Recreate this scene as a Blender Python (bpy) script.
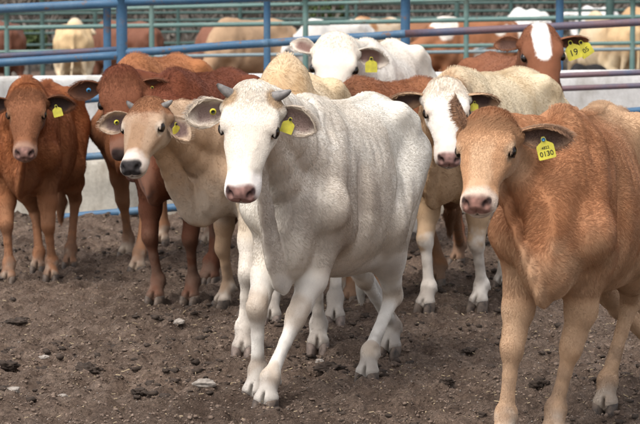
import bpy, math, random, time
import numpy as np
from mathutils import Vector, Matrix

T0 = time.time()
for o in list(bpy.data.objects):
    bpy.data.objects.remove(o)
SC = bpy.context.scene
COL = SC.collection

# ------------------------------------------------------------------ camera
FPX, CAMH = 2500.0, 1.6            # focal length in pixels of a 640 px wide frame; eye height
TILT = math.atan(212.0 / FPX)      # the horizon lies at the top edge of the frame
cam_d = bpy.data.cameras.new('camera')
cam_d.sensor_width = 36.0
cam_d.lens = FPX / 640.0 * 36.0
cam_d.clip_start = 0.1
cam_d.clip_end = 5000
cam_d.dof.use_dof = True
cam_d.dof.focus_distance = 10.0
cam_d.dof.aperture_fstop = 9.5
cam = bpy.data.objects.new('camera', cam_d)
COL.objects.link(cam)
cam.location = (0, 0, CAMH)
cam.rotation_euler = (math.pi / 2 - TILT, 0, 0)
SC.camera = cam

# ------------------------------------------------------------------ light
SUN_EL, SUN_AZ = math.radians(58), math.radians(215)     # azimuth clockwise from +Y (behind the camera, left)
world = bpy.data.worlds.new('World')
SC.world = world
world.use_nodes = True
wn = world.node_tree.nodes
wl = world.node_tree.links
wn.clear()
sky = wn.new('ShaderNodeTexSky')
sky.sky_type = 'NISHITA'
sky.sun_disc = False
sky.sun_elevation = SUN_EL
sky.sun_rotation = SUN_AZ
sky.dust_density = 4.0
sky.air_density = 1.0
sky.ozone_density = 0.6
hsv = wn.new('ShaderNodeHueSaturation')
hsv.inputs['Saturation'].default_value = 0.35          # thin overcast: nearly white sky
bg = wn.new('ShaderNodeBackground')
bg.inputs['Strength'].default_value = 0.15
wo = wn.new('ShaderNodeOutputWorld')
wl.new(sky.outputs[0], hsv.inputs['Color'])
wl.new(hsv.outputs[0], bg.inputs[0])
wl.new(bg.outputs[0], wo.inputs[0])
sun_d = bpy.data.lights.new('sun', 'SUN')
sun_d.energy = 0.75
sun_d.angle = math.radians(25)
sun_d.color = (1.0, 0.955, 0.90)
sun = bpy.data.objects.new('sun', sun_d)
COL.objects.link(sun)
sd = Vector((math.sin(SUN_AZ) * math.cos(SUN_EL), math.cos(SUN_AZ) * math.cos(SUN_EL), math.sin(SUN_EL)))
sun.rotation_euler = sd.to_track_quat('Z', 'Y').to_euler()
sun.location = (-4, -4, 9)
SC.view_settings.view_transform = 'Standard'
SC.view_settings.look = 'None'
SC.view_settings.exposure = 0.97
SC.view_settings.gamma = 1.0
SC.view_settings.use_curve_mapping = False
SC.cycles.max_bounces = 6
SC.cycles.diffuse_bounces = 3
SC.cycles.transparent_max_bounces = 8
SC.cycles.use_denoising = True
try:
    SC.cycles_curves.shape = 'RIBBONS'
    SC.cycles_curves.subdivisions = 1
except Exception:
    pass

# ------------------------------------------------------------------ helpers
def ray(px, py):
    st, ct = math.sin(TILT), math.cos(TILT)
    a, b = (px - 320.0) / FPX, (212.0 - py) / FPX
    return np.array([a, ct + b * st, -st + b * ct])

def ground(px, py):                # where the line of sight through a pixel meets the ground
    r = ray(px, py)
    return np.array([0, 0, CAMH]) + r * (-CAMH / r[2])

def at(px, py, Y):                 # point of that line at a given distance
    r = ray(px, py)
    return np.array([0, 0, CAMH]) + r * (Y / r[1])

def _hash(ix, iy, iz, seed):
    h = (ix * 374761393 + iy * 668265263 + iz * 2147483647 + seed * 974711) & 0x7fffffff
    h = ((h ^ (h >> 13)) * 1274126177) & 0x7fffffff
    h = h ^ (h >> 16)
    return (h & 0xffff) / 65535.0

def vnoise(P, scale=1.0, seed=0):
    q = np.asarray(P, dtype=np.float64) * scale + 1000.0
    i = np.floor(q).astype(np.int64)
    f = q - i
    f = f * f * (3 - 2 * f)
    out = 0
    for dx in (0, 1):
        for dy in (0, 1):
            for dz in (0, 1):
                w = (f[:, 0] if dx else 1 - f[:, 0]) * (f[:, 1] if dy else 1 - f[:, 1]) * (f[:, 2] if dz else 1 - f[:, 2])
                out = out + w * _hash(i[:, 0] + dx, i[:, 1] + dy, i[:, 2] + dz, seed)
    return out

def fbm(P, scale=1.0, seed=0, octs=3):
    a, t, o = 1.0, 0.0, 0
    for k in range(octs):
        o = o + a * vnoise(P, scale * 2.03 ** k, seed + k * 17)
        t += a
        a *= 0.5
    return o / t

def sstep(a, b, x):
    t = np.clip((x - a) / (b - a), 0, 1)
    return t * t * (3 - 2 * t)

def mix(a, b, w):
    return a + (np.asarray(b) - a) * w[:, None]

def mesh_obj(name, V, F, mat=None, parent=None, smooth=True, color=None):
    me = bpy.data.meshes.new(name)
    V = np.asarray(V, dtype=np.float32)
    if isinstance(F, np.ndarray):
        k = F.shape[1]
        me.vertices.add(len(V))
        me.vertices.foreach_set('co', V.ravel())
        me.loops.add(F.size)
        me.loops.foreach_set('vertex_index', F.astype(np.int32).ravel())
        me.polygons.add(len(F))
        me.polygons.foreach_set('loop_start', np.arange(0, F.size, k, dtype=np.int32))
        me.update(calc_edges=True)
    else:
        me.from_pydata([tuple(map(float, v)) for v in V], [], F)
    if smooth:
        me.polygons.foreach_set('use_smooth', np.ones(len(me.polygons), dtype=bool))
    if color is not None:
        at_ = me.attributes.new('coat', 'FLOAT_COLOR', 'POINT')
        c4 = np.ones((len(V), 4), dtype=np.float32)
        c4[:, :3] = color
        at_.data.foreach_set('color', c4.ravel())
    if mat:
        me.materials.append(mat)
    o = bpy.data.objects.new(name, me)
    COL.objects.link(o)
    if parent:
        o.parent = parent
    return o

def empty(name, loc=(0, 0, 0)):
    o = bpy.data.objects.new(name, None)
    o.empty_display_size = 0.1
    COL.objects.link(o)
    o.location = tuple(map(float, loc))
    return o

def tag(o, label=None, cat=None, group=None, kind=None):
    if label: o['label'] = label
    if cat: o['category'] = cat
    if group: o['group'] = group
    if kind: o['kind'] = kind
    return o

def tube(pts, radii, n=10, cap=True):
    pts = np.asarray(pts, float)
    radii = np.broadcast_to(np.asarray(radii, float), (len(pts),))
    V, F = [], []
    tprev = None
    for i, p in enumerate(pts):
        t = pts[min(i + 1, len(pts) - 1)] - pts[max(i - 1, 0)]
        t = t / (np.linalg.norm(t) + 1e-9)
        ref = np.array([0, 0, 1.0]) if abs(t[2]) < 0.9 else np.array([0, 1.0, 0])
        a = np.cross(t, ref); a /= np.linalg.norm(a)
        b = np.cross(t, a)
        for k in range(n):
            an = 2 * math.pi * k / n
            V.append(p + radii[i] * (math.cos(an) * a + math.sin(an) * b))
    for i in range(len(pts) - 1):
        for k in range(n):
            F.append((i * n + k, i * n + (k + 1) % n, (i + 1) * n + (k + 1) % n, (i + 1) * n + k))
    if cap:
        F.append(tuple(range(n)))
        F.append(tuple(reversed(range((len(pts) - 1) * n, len(pts) * n))))
    return np.array(V), F

def box(lo, hi):
    (a, b, c), (d, e, f) = lo, hi
    V = [(a, b, c), (d, b, c), (d, e, c), (a, e, c), (a, b, f), (d, b, f), (d, e, f), (a, e, f)]
    F = [(0, 3, 2, 1), (4, 5, 6, 7), (0, 1, 5, 4), (1, 2, 6, 5), (2, 3, 7, 6), (3, 0, 4, 7)]
    return np.array(V, float), F

# ------------------------------------------------------------------ materials
class NT:
    def __init__(self, name):
        self.m = bpy.data.materials.new(name)
        self.m.use_nodes = True
        self.n = self.m.node_tree.nodes
        self.l = self.m.node_tree.links
        self.b = self.n['Principled BSDF']
    def node(self, t, **kw):
        x = self.n.new(t)
        for k, v in kw.items():
            if k in x.inputs: x.inputs[k].default_value = v
            else: setattr(x, k, v)
        return x
    def noise(self, scale, detail=4, rough=0.55, coord=None):
        x = self.n.new('ShaderNodeTexNoise')
        x.inputs['Scale'].default_value = scale
        x.inputs['Detail'].default_value = detail
        x.inputs['Roughness'].default_value = rough
        if coord is not None: self.l.new(coord, x.inputs['Vector'])
        return x
    def ramp(self, src, stops):
        r = self.n.new('ShaderNodeValToRGB')
        e = r.color_ramp.elements
        while len(e) < len(stops): e.new(0.5)
        for i, (p, c) in enumerate(stops):
            e[i].position = p
            e[i].color = (*c, 1) if len(c) == 3 else c
        self.l.new(src, r.inputs[0])
        return r
    def mixc(self, fac, a, b, mode='MIX'):
        x = self.n.new('ShaderNodeMix')
        x.data_type = 'RGBA'
        x.blend_type = mode
        for sock, v in ((x.inputs[0], fac), (x.inputs[6], a), (x.inputs[7], b)):
            if hasattr(v, 'links') or isinstance(v, bpy.types.NodeSocket): self.l.new(v, sock)
            elif isinstance(v, (int, float)): sock.default_value = v
            else: sock.default_value = (*v, 1)
        return x.outputs[2]
    def bump(self, h, strength=0.4, dist=0.01):
        b = self.n.new('ShaderNodeBump')
        b.inputs['Strength'].default_value = strength
        b.inputs['Distance'].default_value = dist
        self.l.new(h, b.inputs['Height'])
        self.l.new(b.outputs[0], self.b.inputs['Normal'])
    def base(self, c):
        if isinstance(c, bpy.types.NodeSocket): self.l.new(c, self.b.inputs['Base Color'])
        else: self.b.inputs['Base Color'].default_value = (*c, 1)
    def set(self, rough=0.7, spec=0.3, metal=0.0):
        self.b.inputs['Roughness'].default_value = rough
        self.b.inputs['Specular IOR Level'].default_value = spec
        self.b.inputs['Metallic'].default_value = metal
        return self.m
    def objco(self):
        return self.n.new('ShaderNodeTexCoord').outputs['Object']

def m_hide():
    t = NT('hide'); co = t.objco()
    a = t.node('ShaderNodeAttribute', attribute_name='coat')
    n1 = t.noise(18, 4, 0.6, co); n2 = t.noise(140, 3, 0.6, co)
    r = t.ramp(n1.outputs[0], [(0.25, (0.93, 0.92, 0.91)), (0.75, (1.12, 1.12, 1.12))])
    t.base(t.mixc(1.0, a.outputs['Color'], r.outputs[0], 'MULTIPLY'))
    t.bump(n2.outputs[0], 0.15, 0.005)
    return t.set(0.75, 0.2)

def m_coat():
    t = NT('coat_hair')
    a = t.node('ShaderNodeAttribute', attribute_name='coat')
    t.base(a.outputs['Color'])
    return t.set(0.6, 0.2)

def m_plain(name, c1, c2, scale=30, rough=0.6, spec=0.3, bump=0.2, dist=0.003):
    t = NT(name); co = t.objco()
    n = t.noise(scale, 4, 0.6, co)
    r = t.ramp(n.outputs[0], [(0.3, c1), (0.7, c2)])
    t.base(r.outputs[0])
    t.bump(n.outputs[0], bump, dist)
    return t.set(rough, spec)

def m_paint(name, c, c2, rust, amount=0.62, amount2=0.6):
    t = NT(name); co = t.objco()
    n = t.noise(1.7, 5, 0.6, co); n2 = t.noise(11, 7, 0.75, co); n3 = t.noise(60, 4, 0.7, co)
    body = t.mixc(t.ramp(n.outputs[0], [(amount2 - 0.08, (0, 0, 0)), (amount2 + 0.08, (1, 1, 1))]).outputs[0], c, c2)
    col = t.mixc(t.ramp(n2.outputs[0], [(amount, (0, 0, 0)), (amount + 0.07, (1, 1, 1))]).outputs[0], body, rust)
    r = t.ramp(n3.outputs[0], [(0.2, (0.8, 0.8, 0.8)), (0.8, (1.1, 1.1, 1.1))])
    t.base(t.mixc(1.0, col, r.outputs[0], 'MULTIPLY'))
    t.bump(n2.outputs[0], 0.25, 0.003)
    return t.set(0.5, 0.35)

M = {}
M['hide'] = m_hide()
M['coat'] = m_coat()
M['eye'] = m_plain('eye', (0.004, 0.003, 0.002), (0.012, 0.007, 0.005), 80, 0.12, 0.35, 0.0)
M['horn'] = m_plain('horn', (0.10, 0.095, 0.09), (0.23, 0.21, 0.195), 45, 0.55, 0.3, 0.3)
M['hoof_dark'] = m_plain('hoof_dark', (0.028, 0.024, 0.022), (0.17, 0.125, 0.095), 26, 0.7, 0.25, 0.4)
M['hoof_pale'] = m_plain('hoof_pale', (0.09, 0.07, 0.06), (0.24, 0.185, 0.155), 40, 0.75, 0.2, 0.4)
M['tag_yellow'] = m_plain('tag_yellow', (0.42, 0.37, 0.05), (0.66, 0.59, 0.06), 28, 0.45, 0.35, 0.1)
M['tag_blue'] = m_plain('tag_blue', (0.05, 0.22, 0.42), (0.08, 0.28, 0.5), 60, 0.45, 0.35, 0.1)
M['tag_ink'] = m_plain('tag_ink', (0.015, 0.015, 0.012), (0.03, 0.03, 0.025), 60, 0.6, 0.2, 0.0)
M['blue_paint'] = m_paint('blue_paint', (0.048, 0.118, 0.205), (0.095, 0.165, 0.235), (0.15, 0.095, 0.075), 0.575)
M['mauve_paint'] = m_paint('mauve_paint', (0.055, 0.09, 0.155), (0.155, 0.095, 0.105), (0.10, 0.075, 0.07), 0.62, 0.48)
M['rail_grey'] = m_paint('grey_paint', (0.20, 0.26, 0.28), (0.27, 0.31, 0.31), (0.12, 0.11, 0.11), 0.66)
M['green_paint'] = m_paint('green_paint', (0.115, 0.20, 0.18), (0.18, 0.25, 0.22), (0.15, 0.10, 0.075), 0.60)
M['dark_green'] = m_paint('dark_green_paint', (0.05, 0.095, 0.085), (0.08, 0.13, 0.115), (0.06, 0.055, 0.05), 0.66)

def m_ground():
    t = NT('pen_dirt'); co = t.objco()
    n1 = t.noise(0.9, 5, 0.6, co); n2 = t.noise(11, 6, 0.7, co); n3 = t.noise(62, 6, 0.8, co); n4 = t.noise(210, 4, 0.75, co)
    c1 = t.ramp(n2.outputs[0], [(0.30, (0.13, 0.089, 0.067)), (0.5, (0.235, 0.17, 0.13)), (0.72, (0.34, 0.258, 0.203))])
    c2 = t.ramp(n1.outputs[0], [(0.33, (0.62, 0.60, 0.59)), (0.52, (0.98, 0.97, 0.96)), (0.68, (1.16, 1.13, 1.10))])
    col = t.mixc(1.0, c1.outputs[0], c2.outputs[0], 'MULTIPLY')
    c3 = t.ramp(n3.outputs[0], [(0.30, (0.30, 0.28, 0.27)), (0.46, (0.85, 0.85, 0.85)), (0.54, (1.05, 1.05, 1.05)), (0.72, (1.7, 1.66, 1.6))])
    col = t.mixc(1.0, col, c3.outputs[0], 'MULTIPLY')
    c4 = t.ramp(n4.outputs[0], [(0.30, (0.35, 0.33, 0.32)), (0.47, (0.95, 0.95, 0.95)), (0.70, (1.5, 1.47, 1.42))])
    col = t.mixc(1.0, col, c4.outputs[0], 'MULTIPLY')
    fleck = t.ramp(n4.outputs[0], [(0.68, (0, 0, 0)), (0.73, (1, 1, 1))])
    col = t.mixc(fleck.outputs[0], col, (0.38, 0.32, 0.25))
    t.base(col)
    ad = t.n.new('ShaderNodeMath'); ad.operation = 'ADD'
    mu = t.n.new('ShaderNodeMath'); mu.operation = 'MULTIPLY'; mu.inputs[1].default_value = 0.4
    t.l.new(n4.outputs[0], mu.inputs[0]); t.l.new(n3.outputs[0], ad.inputs[0]); t.l.new(mu.outputs[0], ad.inputs[1])
    t.bump(ad.outputs[0], 1.0, 0.03)
    return t.set(0.95, 0.12)
M['ground'] = m_ground()
M['clod'] = m_plain('clod', (0.09, 0.063, 0.048), (0.24, 0.178, 0.138), 22, 0.95, 0.1, 0.7, 0.01)
M['dung'] = m_plain('dung', (0.024, 0.018, 0.0145), (0.075, 0.055, 0.043), 40, 0.9, 0.15, 0.8, 0.01)
M['straw'] = m_plain('straw', (0.28, 0.21, 0.12), (0.48, 0.38, 0.25), 8, 0.8, 0.2, 0.1)
M['stone'] = m_plain('stone', (0.18, 0.15, 0.125), (0.36, 0.32, 0.28), 35, 0.85, 0.2, 0.5, 0.006)
M['stone_dark'] = m_plain('stone_grey', (0.10, 0.105, 0.12), (0.2, 0.2, 0.22), 35, 0.8, 0.2, 0.5, 0.006)

def m_concrete(name, ca, cb, stain, lo=0.50):
    t = NT(name); co = t.objco()
    mp = t.n.new('ShaderNodeMapping'); mp.inputs['Scale'].default_value = (1.0, 1.0, 0.35)
    t.l.new(co, mp.inputs[0])
    n1 = t.noise(3.2, 6, 0.65, mp.outputs[0]); n2 = t.noise(40, 5, 0.65, co); n3 = t.noise(9, 5, 0.7, co)
    c = t.ramp(n2.outputs[0], [(0.3, ca), (0.7, cb)])
    s = t.ramp(n1.outputs[0], [(lo, (0, 0, 0)), (lo + 0.22, (1, 1, 1))])
    col = t.mixc(s.outputs[0], c.outputs[0], stain)
    r = t.ramp(n3.outputs[0], [(0.3, (0.82, 0.81, 0.80)), (0.7, (1.05, 1.05, 1.05))])
    t.base(t.mixc(1.0, col, r.outputs[0], 'MULTIPLY'))
    t.bump(n2.outputs[0], 0.5, 0.006)
    return t.set(0.9, 0.2)
M['wall'] = m_concrete('limewashed_concrete', (0.68, 0.66, 0.63), (0.78, 0.76, 0.73), (0.46, 0.42, 0.36), 0.52)
M['plinth'] = m_concrete('rough_concrete', (0.48, 0.44, 0.37), (0.60, 0.555, 0.47), (0.26, 0.21, 0.16), 0.46)
M['bark'] = m_plain('dry_bark', (0.10, 0.085, 0.07), (0.22, 0.20, 0.175), 12, 0.9, 0.1, 0.6, 0.02)
M['twig'] = m_plain('dry_twigs', (0.05, 0.04, 0.033), (0.24, 0.21, 0.18), 0.5, 0.9, 0.1, 0.2)
M['leaf_green'] = m_plain('scrub_leaf', (0.05, 0.075, 0.025), (0.11, 0.14, 0.055), 3, 0.8, 0.15, 0.2)
M['bank'] = m_plain('bank_earth', (0.075, 0.062, 0.052), (0.17, 0.145, 0.12), 1.3, 0.95, 0.1, 0.7, 0.1)

# ================================================================== ground
def nonuni(lo, a, b, hi, step, grow=1.35):
    mid = list(np.arange(a, b + 1e-6, step))
    left, d, x = [], step, a
    while x > lo: d *= grow; x -= d; left.append(max(x, lo))
    right, d, x = [], step, b
    while x < hi: d *= grow; x += d; right.append(min(x, hi))
    return np.array(left[::-1] + mid + right)

def ground_h(X, Y):
    P = np.stack([X, Y, np.zeros_like(X)], 1)
    z = (fbm(P, 1.1, 3, 2) - .5) * .05
    n = fbm(P, 5.5, 11, 3)
    z += (n - .5) * .060
    for cs, sd_, am in ((.27, 1, .040), (.19, 2, .022)):           # old hoof prints
        ix, iy = np.floor(X / cs).astype(np.int64) + 5000, np.floor(Y / cs).astype(np.int64)
        best = np.full(len(X), 9.0)
        for ax_ in (-1, 0, 1):
            for ay_ in (-1, 0, 1):
                hx_ = _hash(ix + ax_, iy + ay_, ix * 0 + 3, sd_); hy_ = _hash(ix + ax_, iy + ay_, ix * 0 + 7, sd_ + 5)
                d_ = np.hypot(X - (ix - 5000 + ax_ + hx_) * cs, (Y - (iy + ay_ + hy_) * cs) * .8)
                best = np.minimum(best, d_)
        best = best * (1 + .6 * (vnoise(P, 18.0, 77) - .5))
        z += am * (-np.exp(-(best / .045) ** 2) + .55 * np.exp(-((best - .08) / .03) ** 2))
    r = 1 - np.abs(fbm(P, 9.0, 23, 2) * 2 - 1)
    z += (r - .8) * .035
    z += (vnoise(P, 22.0, 31) - .5) * .026 + (vnoise(P, 47.0, 37) - .5) * .018
    return z
gx = nonuni(-900, -3.3, 3.3, 900, .019); gy = nonuni(-60, 7.6, 18.4, 2600, .019)
XX, YY = np.meshgrid(gx, gy)
zz = ground_h(XX.ravel(), YY.ravel())
fade = ((np.abs(XX.ravel()) < 4) & (YY.ravel() < 20) & (YY.ravel() > 6))
zz = np.where(fade, zz, (fbm(np.stack([XX.ravel() * .3, YY.ravel() * .3, zz * 0], 1), 1.0, 3, 2) - .5) * .06)
nx, ny = len(gx), len(gy)
ii = (np.arange(ny - 1)[:, None] * nx + np.arange(nx - 1)[None]).ravel()
gf = np.stack([ii, ii + 1, ii + nx + 1, ii + nx], 1)
g_o = mesh_obj('ground', np.stack([XX.ravel(), YY.ravel(), zz], 1), gf, M['ground'])
tag(g_o, kind='structure')

def ico():
    t = (1 + 5 ** .5) / 2
    v = np.array([(-1, t, 0), (1, t, 0), (-1, -t, 0), (1, -t, 0), (0, -1, t), (0, 1, t), (0, -1, -t), (0, 1, -t), (t, 0, -1), (t, 0, 1), (-t, 0, -1), (-t, 0, 1)], float)
    v /= np.linalg.norm(v[0])
    f = np.array([(0, 11, 5), (0, 5, 1), (0, 1, 7), (0, 7, 10), (0, 10, 11), (1, 5, 9), (5, 11, 4), (11, 10, 2), (10, 7, 6), (7, 1, 8), (3, 9, 4), (3, 4, 2), (3, 2, 6), (3, 6, 8), (3, 8, 9), (4, 9, 5), (2, 4, 11), (6, 2, 10), (8, 6, 7), (9, 8, 1)])
    return v, f
ICV, ICF = ico()

OCV = np.array([(1, 0, 0), (-1, 0, 0), (0, 1, 0), (0, -1, 0), (0, 0, 1), (0, 0, -1)], float)
OCF = np.array([(0, 2, 4), (2, 1, 4), (1, 3, 4), (3, 0, 4), (2, 0, 5), (1, 2, 5), (3, 1, 5), (0, 3, 5)])
def scatter(n, smin, smax, seed, flat=.6, power=2.5, clus=0.0, SV=ICV, SF=ICF):
    rng = np.random.default_rng(seed)
    y = rng.uniform(8.2, 18.3, n * 2); x = rng.uniform(-1, 1, n * 2) * (y * .145 + .25)
    if clus:
        w = fbm(np.stack([x, y, y * 0], 1), 1.6, seed, 2)
        keep = rng.random(n * 2) < sstep(clus - .1, clus + .12, w)
    else: keep = rng.random(n * 2) < .5
    x, y = x[keep][:n], y[keep][:n]
    m = len(x)
    s = smin + (smax - smin) * rng.random(m) ** power
    z = ground_h(x, y) + s * flat * .3
    a = rng.uniform(0, 6.28, m)
    k = len(SV)
    v = SV[None] * (1 + rng.normal(0, .25, (m, k, 1)))
    v = v * np.stack([s, s * rng.uniform(.6, 1, m), s * flat * rng.uniform(.6, 1.1, m)], 1)[:, None]
    c, si = np.cos(a)[:, None], np.sin(a)[:, None]
    v = np.stack([v[..., 0] * c - v[..., 1] * si, v[..., 0] * si + v[..., 1] * c, v[..., 2]], 2)
    v += np.stack([x, y, z], 1)[:, None]
    f = SF[None] + (np.arange(m) * k)[:, None, None]
    return v.reshape(-1, 3), f.reshape(-1, 3)
v, f = scatter(15000, .004, .013, 4, .7, 3.0)
tag(mesh_obj('dirt_crumbs', v, f, M['clod'], smooth=False), 'loose brown crumbs of trodden dirt over the pen', 'dirt', kind='stuff')
v, f = scatter(52000, .002, .0075, 14, .8, 1.6, 0.0, OCV, OCF)
tag(mesh_obj('fine_crumbs', v, f, M['clod'], smooth=False), 'fine brown grit trodden into the pen floor', 'dirt', kind='stuff')
v, f = scatter(9000, .0015, .005, 15, .8, 1.6, 0.0, OCV, OCF)
tag(mesh_obj('pale_grit', v, f, M['stone'], smooth=False), 'tiny pale specks of grit and chaff in the dirt', 'grit', kind='stuff')
v, f = scatter(5500, .004, .030, 8, .55, 2.8, .49)
tag(mesh_obj('dung_crumbs', v, f, M['dung'], smooth=False), 'dark crumbled dung scattered over the pen', 'dung', kind='stuff')
def straw():
    rng = np.random.default_rng(12); n = 3500
    y = rng.uniform(8.2, 18.3, n); x = rng.uniform(-1, 1, n) * (y * .145 + .25); z = ground_h(x, y) + .008
    a = rng.uniform(0, 6.28, n); L = .003 + .011 * rng.random(n) ** 3; w = rng.uniform(.001, .0026, n); t = rng.normal(0, .25, n)
    V = []
    for sx, sy, sz in ((-1, -1, 0), (1, -1, 0), (1, 1, 0), (-1, 1, 0), (-1, 0, 1), (1, 0, 1)):
        px, py = sx * L, sy * w
        V.append(np.stack([x + px * np.cos(a) - py * np.sin(a), y + px * np.sin(a) + py * np.cos(a), z + sz * w * 1.5 + sx * L * t], 1))
    V = np.stack(V, 1)
    base = np.array([(0, 3, 2, 1), (0, 1, 5, 4), (2, 3, 4, 5)])
    return V.reshape(-1, 3), (base[None] + (np.arange(n) * 6)[:, None, None]).reshape(-1, 4)
v, f = straw()
tag(mesh_obj('straw_bits', v, f, M['straw'], smooth=False), 'pale bits of straw strewn over the dirt', 'straw', kind='stuff')

def lump(name, px, py, w, mat, label, cat, group, flat=.5, seed=1, rough=.25, sink=.25):
    """a clod or stone: subdivided, knobbly, resting in the dirt"""
    rng = np.random.default_rng(seed)
    import bmesh
    bm = bmesh.new(); bmesh.ops.create_icosphere(bm, subdivisions=4, radius=1)
    v = np.array([q.co[:] for q in bm.verts]); f = np.array([[q.index for q in p.verts] for p in bm.faces]); bm.free()
    d = 1 + (fbm(v, 1.3, seed, 2) - .5) * 1.1 + (fbm(v, 3.5, seed + 3, 3) - .5) * rough * 2.2 + (fbm(v, 9.0, seed + 5, 3) - .5) * rough * 1.6
    v = v * d[:, None] * np.array([1, rng.uniform(.65, .9), flat]) * w
    a = rng.uniform(-.5, .5)
    v = np.stack([v[:, 0] * math.cos(a) - v[:, 1] * math.sin(a), v[:, 0] * math.sin(a) + v[:, 1] * math.cos(a), v[:, 2]], 1)
    o = mesh_obj(name, v, f, M[mat])
    g = ground(px, py)
    o.location = (g[0], g[1], float(ground_h(g[:1], g[1:2])[0]) + w * flat * (.5 - sink))
    tag(o, label, cat, group)
SG, DG = 'pale stones on the dirt', 'dark clods of dung on the dirt'
for i, (x, y, w, fl, lb) in enumerate([
    (13, 403, .030, .5, 'pale round stone in the bottom left corner of the dirt'),
    (62, 401, .028, .6, 'small whitish stone right of the bottom left corner stone'),
    (204, 401, .042, .45, 'flat pale stone slab lying left of the white cow forefeet'),
    (179, 331, .030, .45, 'pale grey stone on the dirt below the dark red cow'),
    (44, 363, .020, .5, 'tiny pale stone beside the big dung clods on the left'),
    (190, 343, .022, .4, 'small tan stone just below the pale grey stone'),
    (319, 365, .018, .5, 'small pale stone between the white cow fore and hind feet')]):
    lump('stone', x, y, w, 'stone', lb, 'stone', SG, fl, 40 + i, .12)
lump('stone', 149, 387, .018, 'stone_dark', 'small bluish grey stone on the open dirt at left', 'stone', SG, .6, 60, .12)
for i, (x, y, w, fl, lb) in enumerate([
    (88, 376, .060, .5, 'largest dark dung clod in the left foreground'),
    (45, 372, .045, .45, 'crumbly dark dung clod left of the largest one'),
    (33, 385, .040, .4, 'low dark dung clod nearest the camera at left'),
    (13, 348, .036, .6, 'dark round dung clod at the left edge of the dirt'),
    (18, 325, .060, .35, 'wide flat dark dung pat below the chestnut calf'),
    (4, 368, .060, .4, 'dark dung clod cut by the left edge'),
    (140, 401, .032, .5, 'small dark dung clod right of the bottom left stones'),
    (539, 391, .040, .6, 'dark round dung clod between the tan calf forelegs'),
    (470, 352, .032, .4, 'low dark dung clod left of the tan calf'),
    (447, 392, .030, .5, 'small dark dung clod by the bottom edge left of the tan calf'),
    (329, 372, .055, .35, 'dark flat dung pat between the white cow feet'),
    (385, 376, .050, .6, 'dark dung clod touching the white cow hind hoof'),
    (593, 332, .038, .4, 'dark dung clod left of the tan calf hind leg'),
    (172, 320, .040, .35, 'flat dark dung pat below the dark red cow forefeet')]):
    lump('dung_clod', x, y, w, 'dung', lb, 'dung', DG, fl, 80 + i, .45)

# ================================================================== wall and fences
WY = 18.75
wall = empty('concrete_wall', (0, WY, 0))
tag(wall, 'whitewashed low concrete wall running behind the herd', 'wall')
def wallpart(name, prof, mat, x0=-11, x1=11, dx=.12, amp=.006):
    xs = np.arange(x0, x1 + .01, dx); k = len(prof)
    V = []
    for x in xs:
        for (yy, zz_) in prof:
            V.append((x, yy, zz_ + (.017 * (x + 2.4) * .6 if zz_ > .8 else 0)))
    V = np.array(V)
    V[:, 1] += (fbm(V, 1.6, 5, 3) - .5) * amp * 2; V[:, 2] += (fbm(V, 2.3, 9, 3) - .5) * amp * 2
    F = [(i * k + j, (i + 1) * k + j, (i + 1) * k + j + 1, i * k + j + 1) for i in range(len(xs) - 1) for j in range(k - 1)]
    return mesh_obj(name, V, F, M[mat], wall, True)
w1 = wallpart('wall_body', [(0, -.1), (0, .3), (0, .5), (0, .75), (.0, .9), (.005, .99), (.02, 1.015), (.045, 1.025), (.2, 1.025), (.23, 1.01), (.24, .9), (.24, -.1)], 'wall')
w2 = wallpart('plinth', [(-.13, -.1), (-.13, .1), (-.125, .25), (-.12, .36), (-.10, .395), (-.05, .41), (.06, .43)], 'plinth', amp=.012)

def fence(name, label, Y, rails, posts, prad, mats, ztop=None):
    r0 = empty(name, (0, Y, 0)); tag(r0, label, 'fence')
    for rl in rails:
        (x0, y0), (x1, y1), rad = rl[:3]
        mt = rl[3] if len(rl) > 3 else mats
        dy = rl[4] if len(rl) > 4 else 0.0
        if x0 < 0: y0, x0 = y0 + (y1 - y0) / (x1 - x0) * (-520 - x0), -520          # the fence runs on past the frame
        if x1 > 660: y1, x1 = y1 + (y1 - y0) / (x1 - x0) * (1160 - x1), 1160
        a, b = at(x0, y0, Y + dy), at(x1, y1, Y + dy)
        n = 24
        pts = [a + (b - a) * t for t in np.linspace(0, 1, n)]
        pts = np.array(pts); pts[:, 2] += .002 * np.sin(np.linspace(0, 9, n) + x0)
        tv, tf = tube(pts - np.array([0, Y, 0]), rad, 14)
        mesh_obj('rail', tv, tf, M[mt], r0)
    for po in posts:
        x, ytop, rad, dy = po[:4]
        mt = po[4] if len(po) > 4 else mats
        t = at(x, ytop, Y + dy)
        pts = [(t[0], t[1] - Y, z) for z in np.linspace(-.05, t[2], 8)]
        tv, tf = tube(pts, rad, 14)
        mesh_obj('post', tv, tf, M[mt], r0)
    return r0
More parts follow.
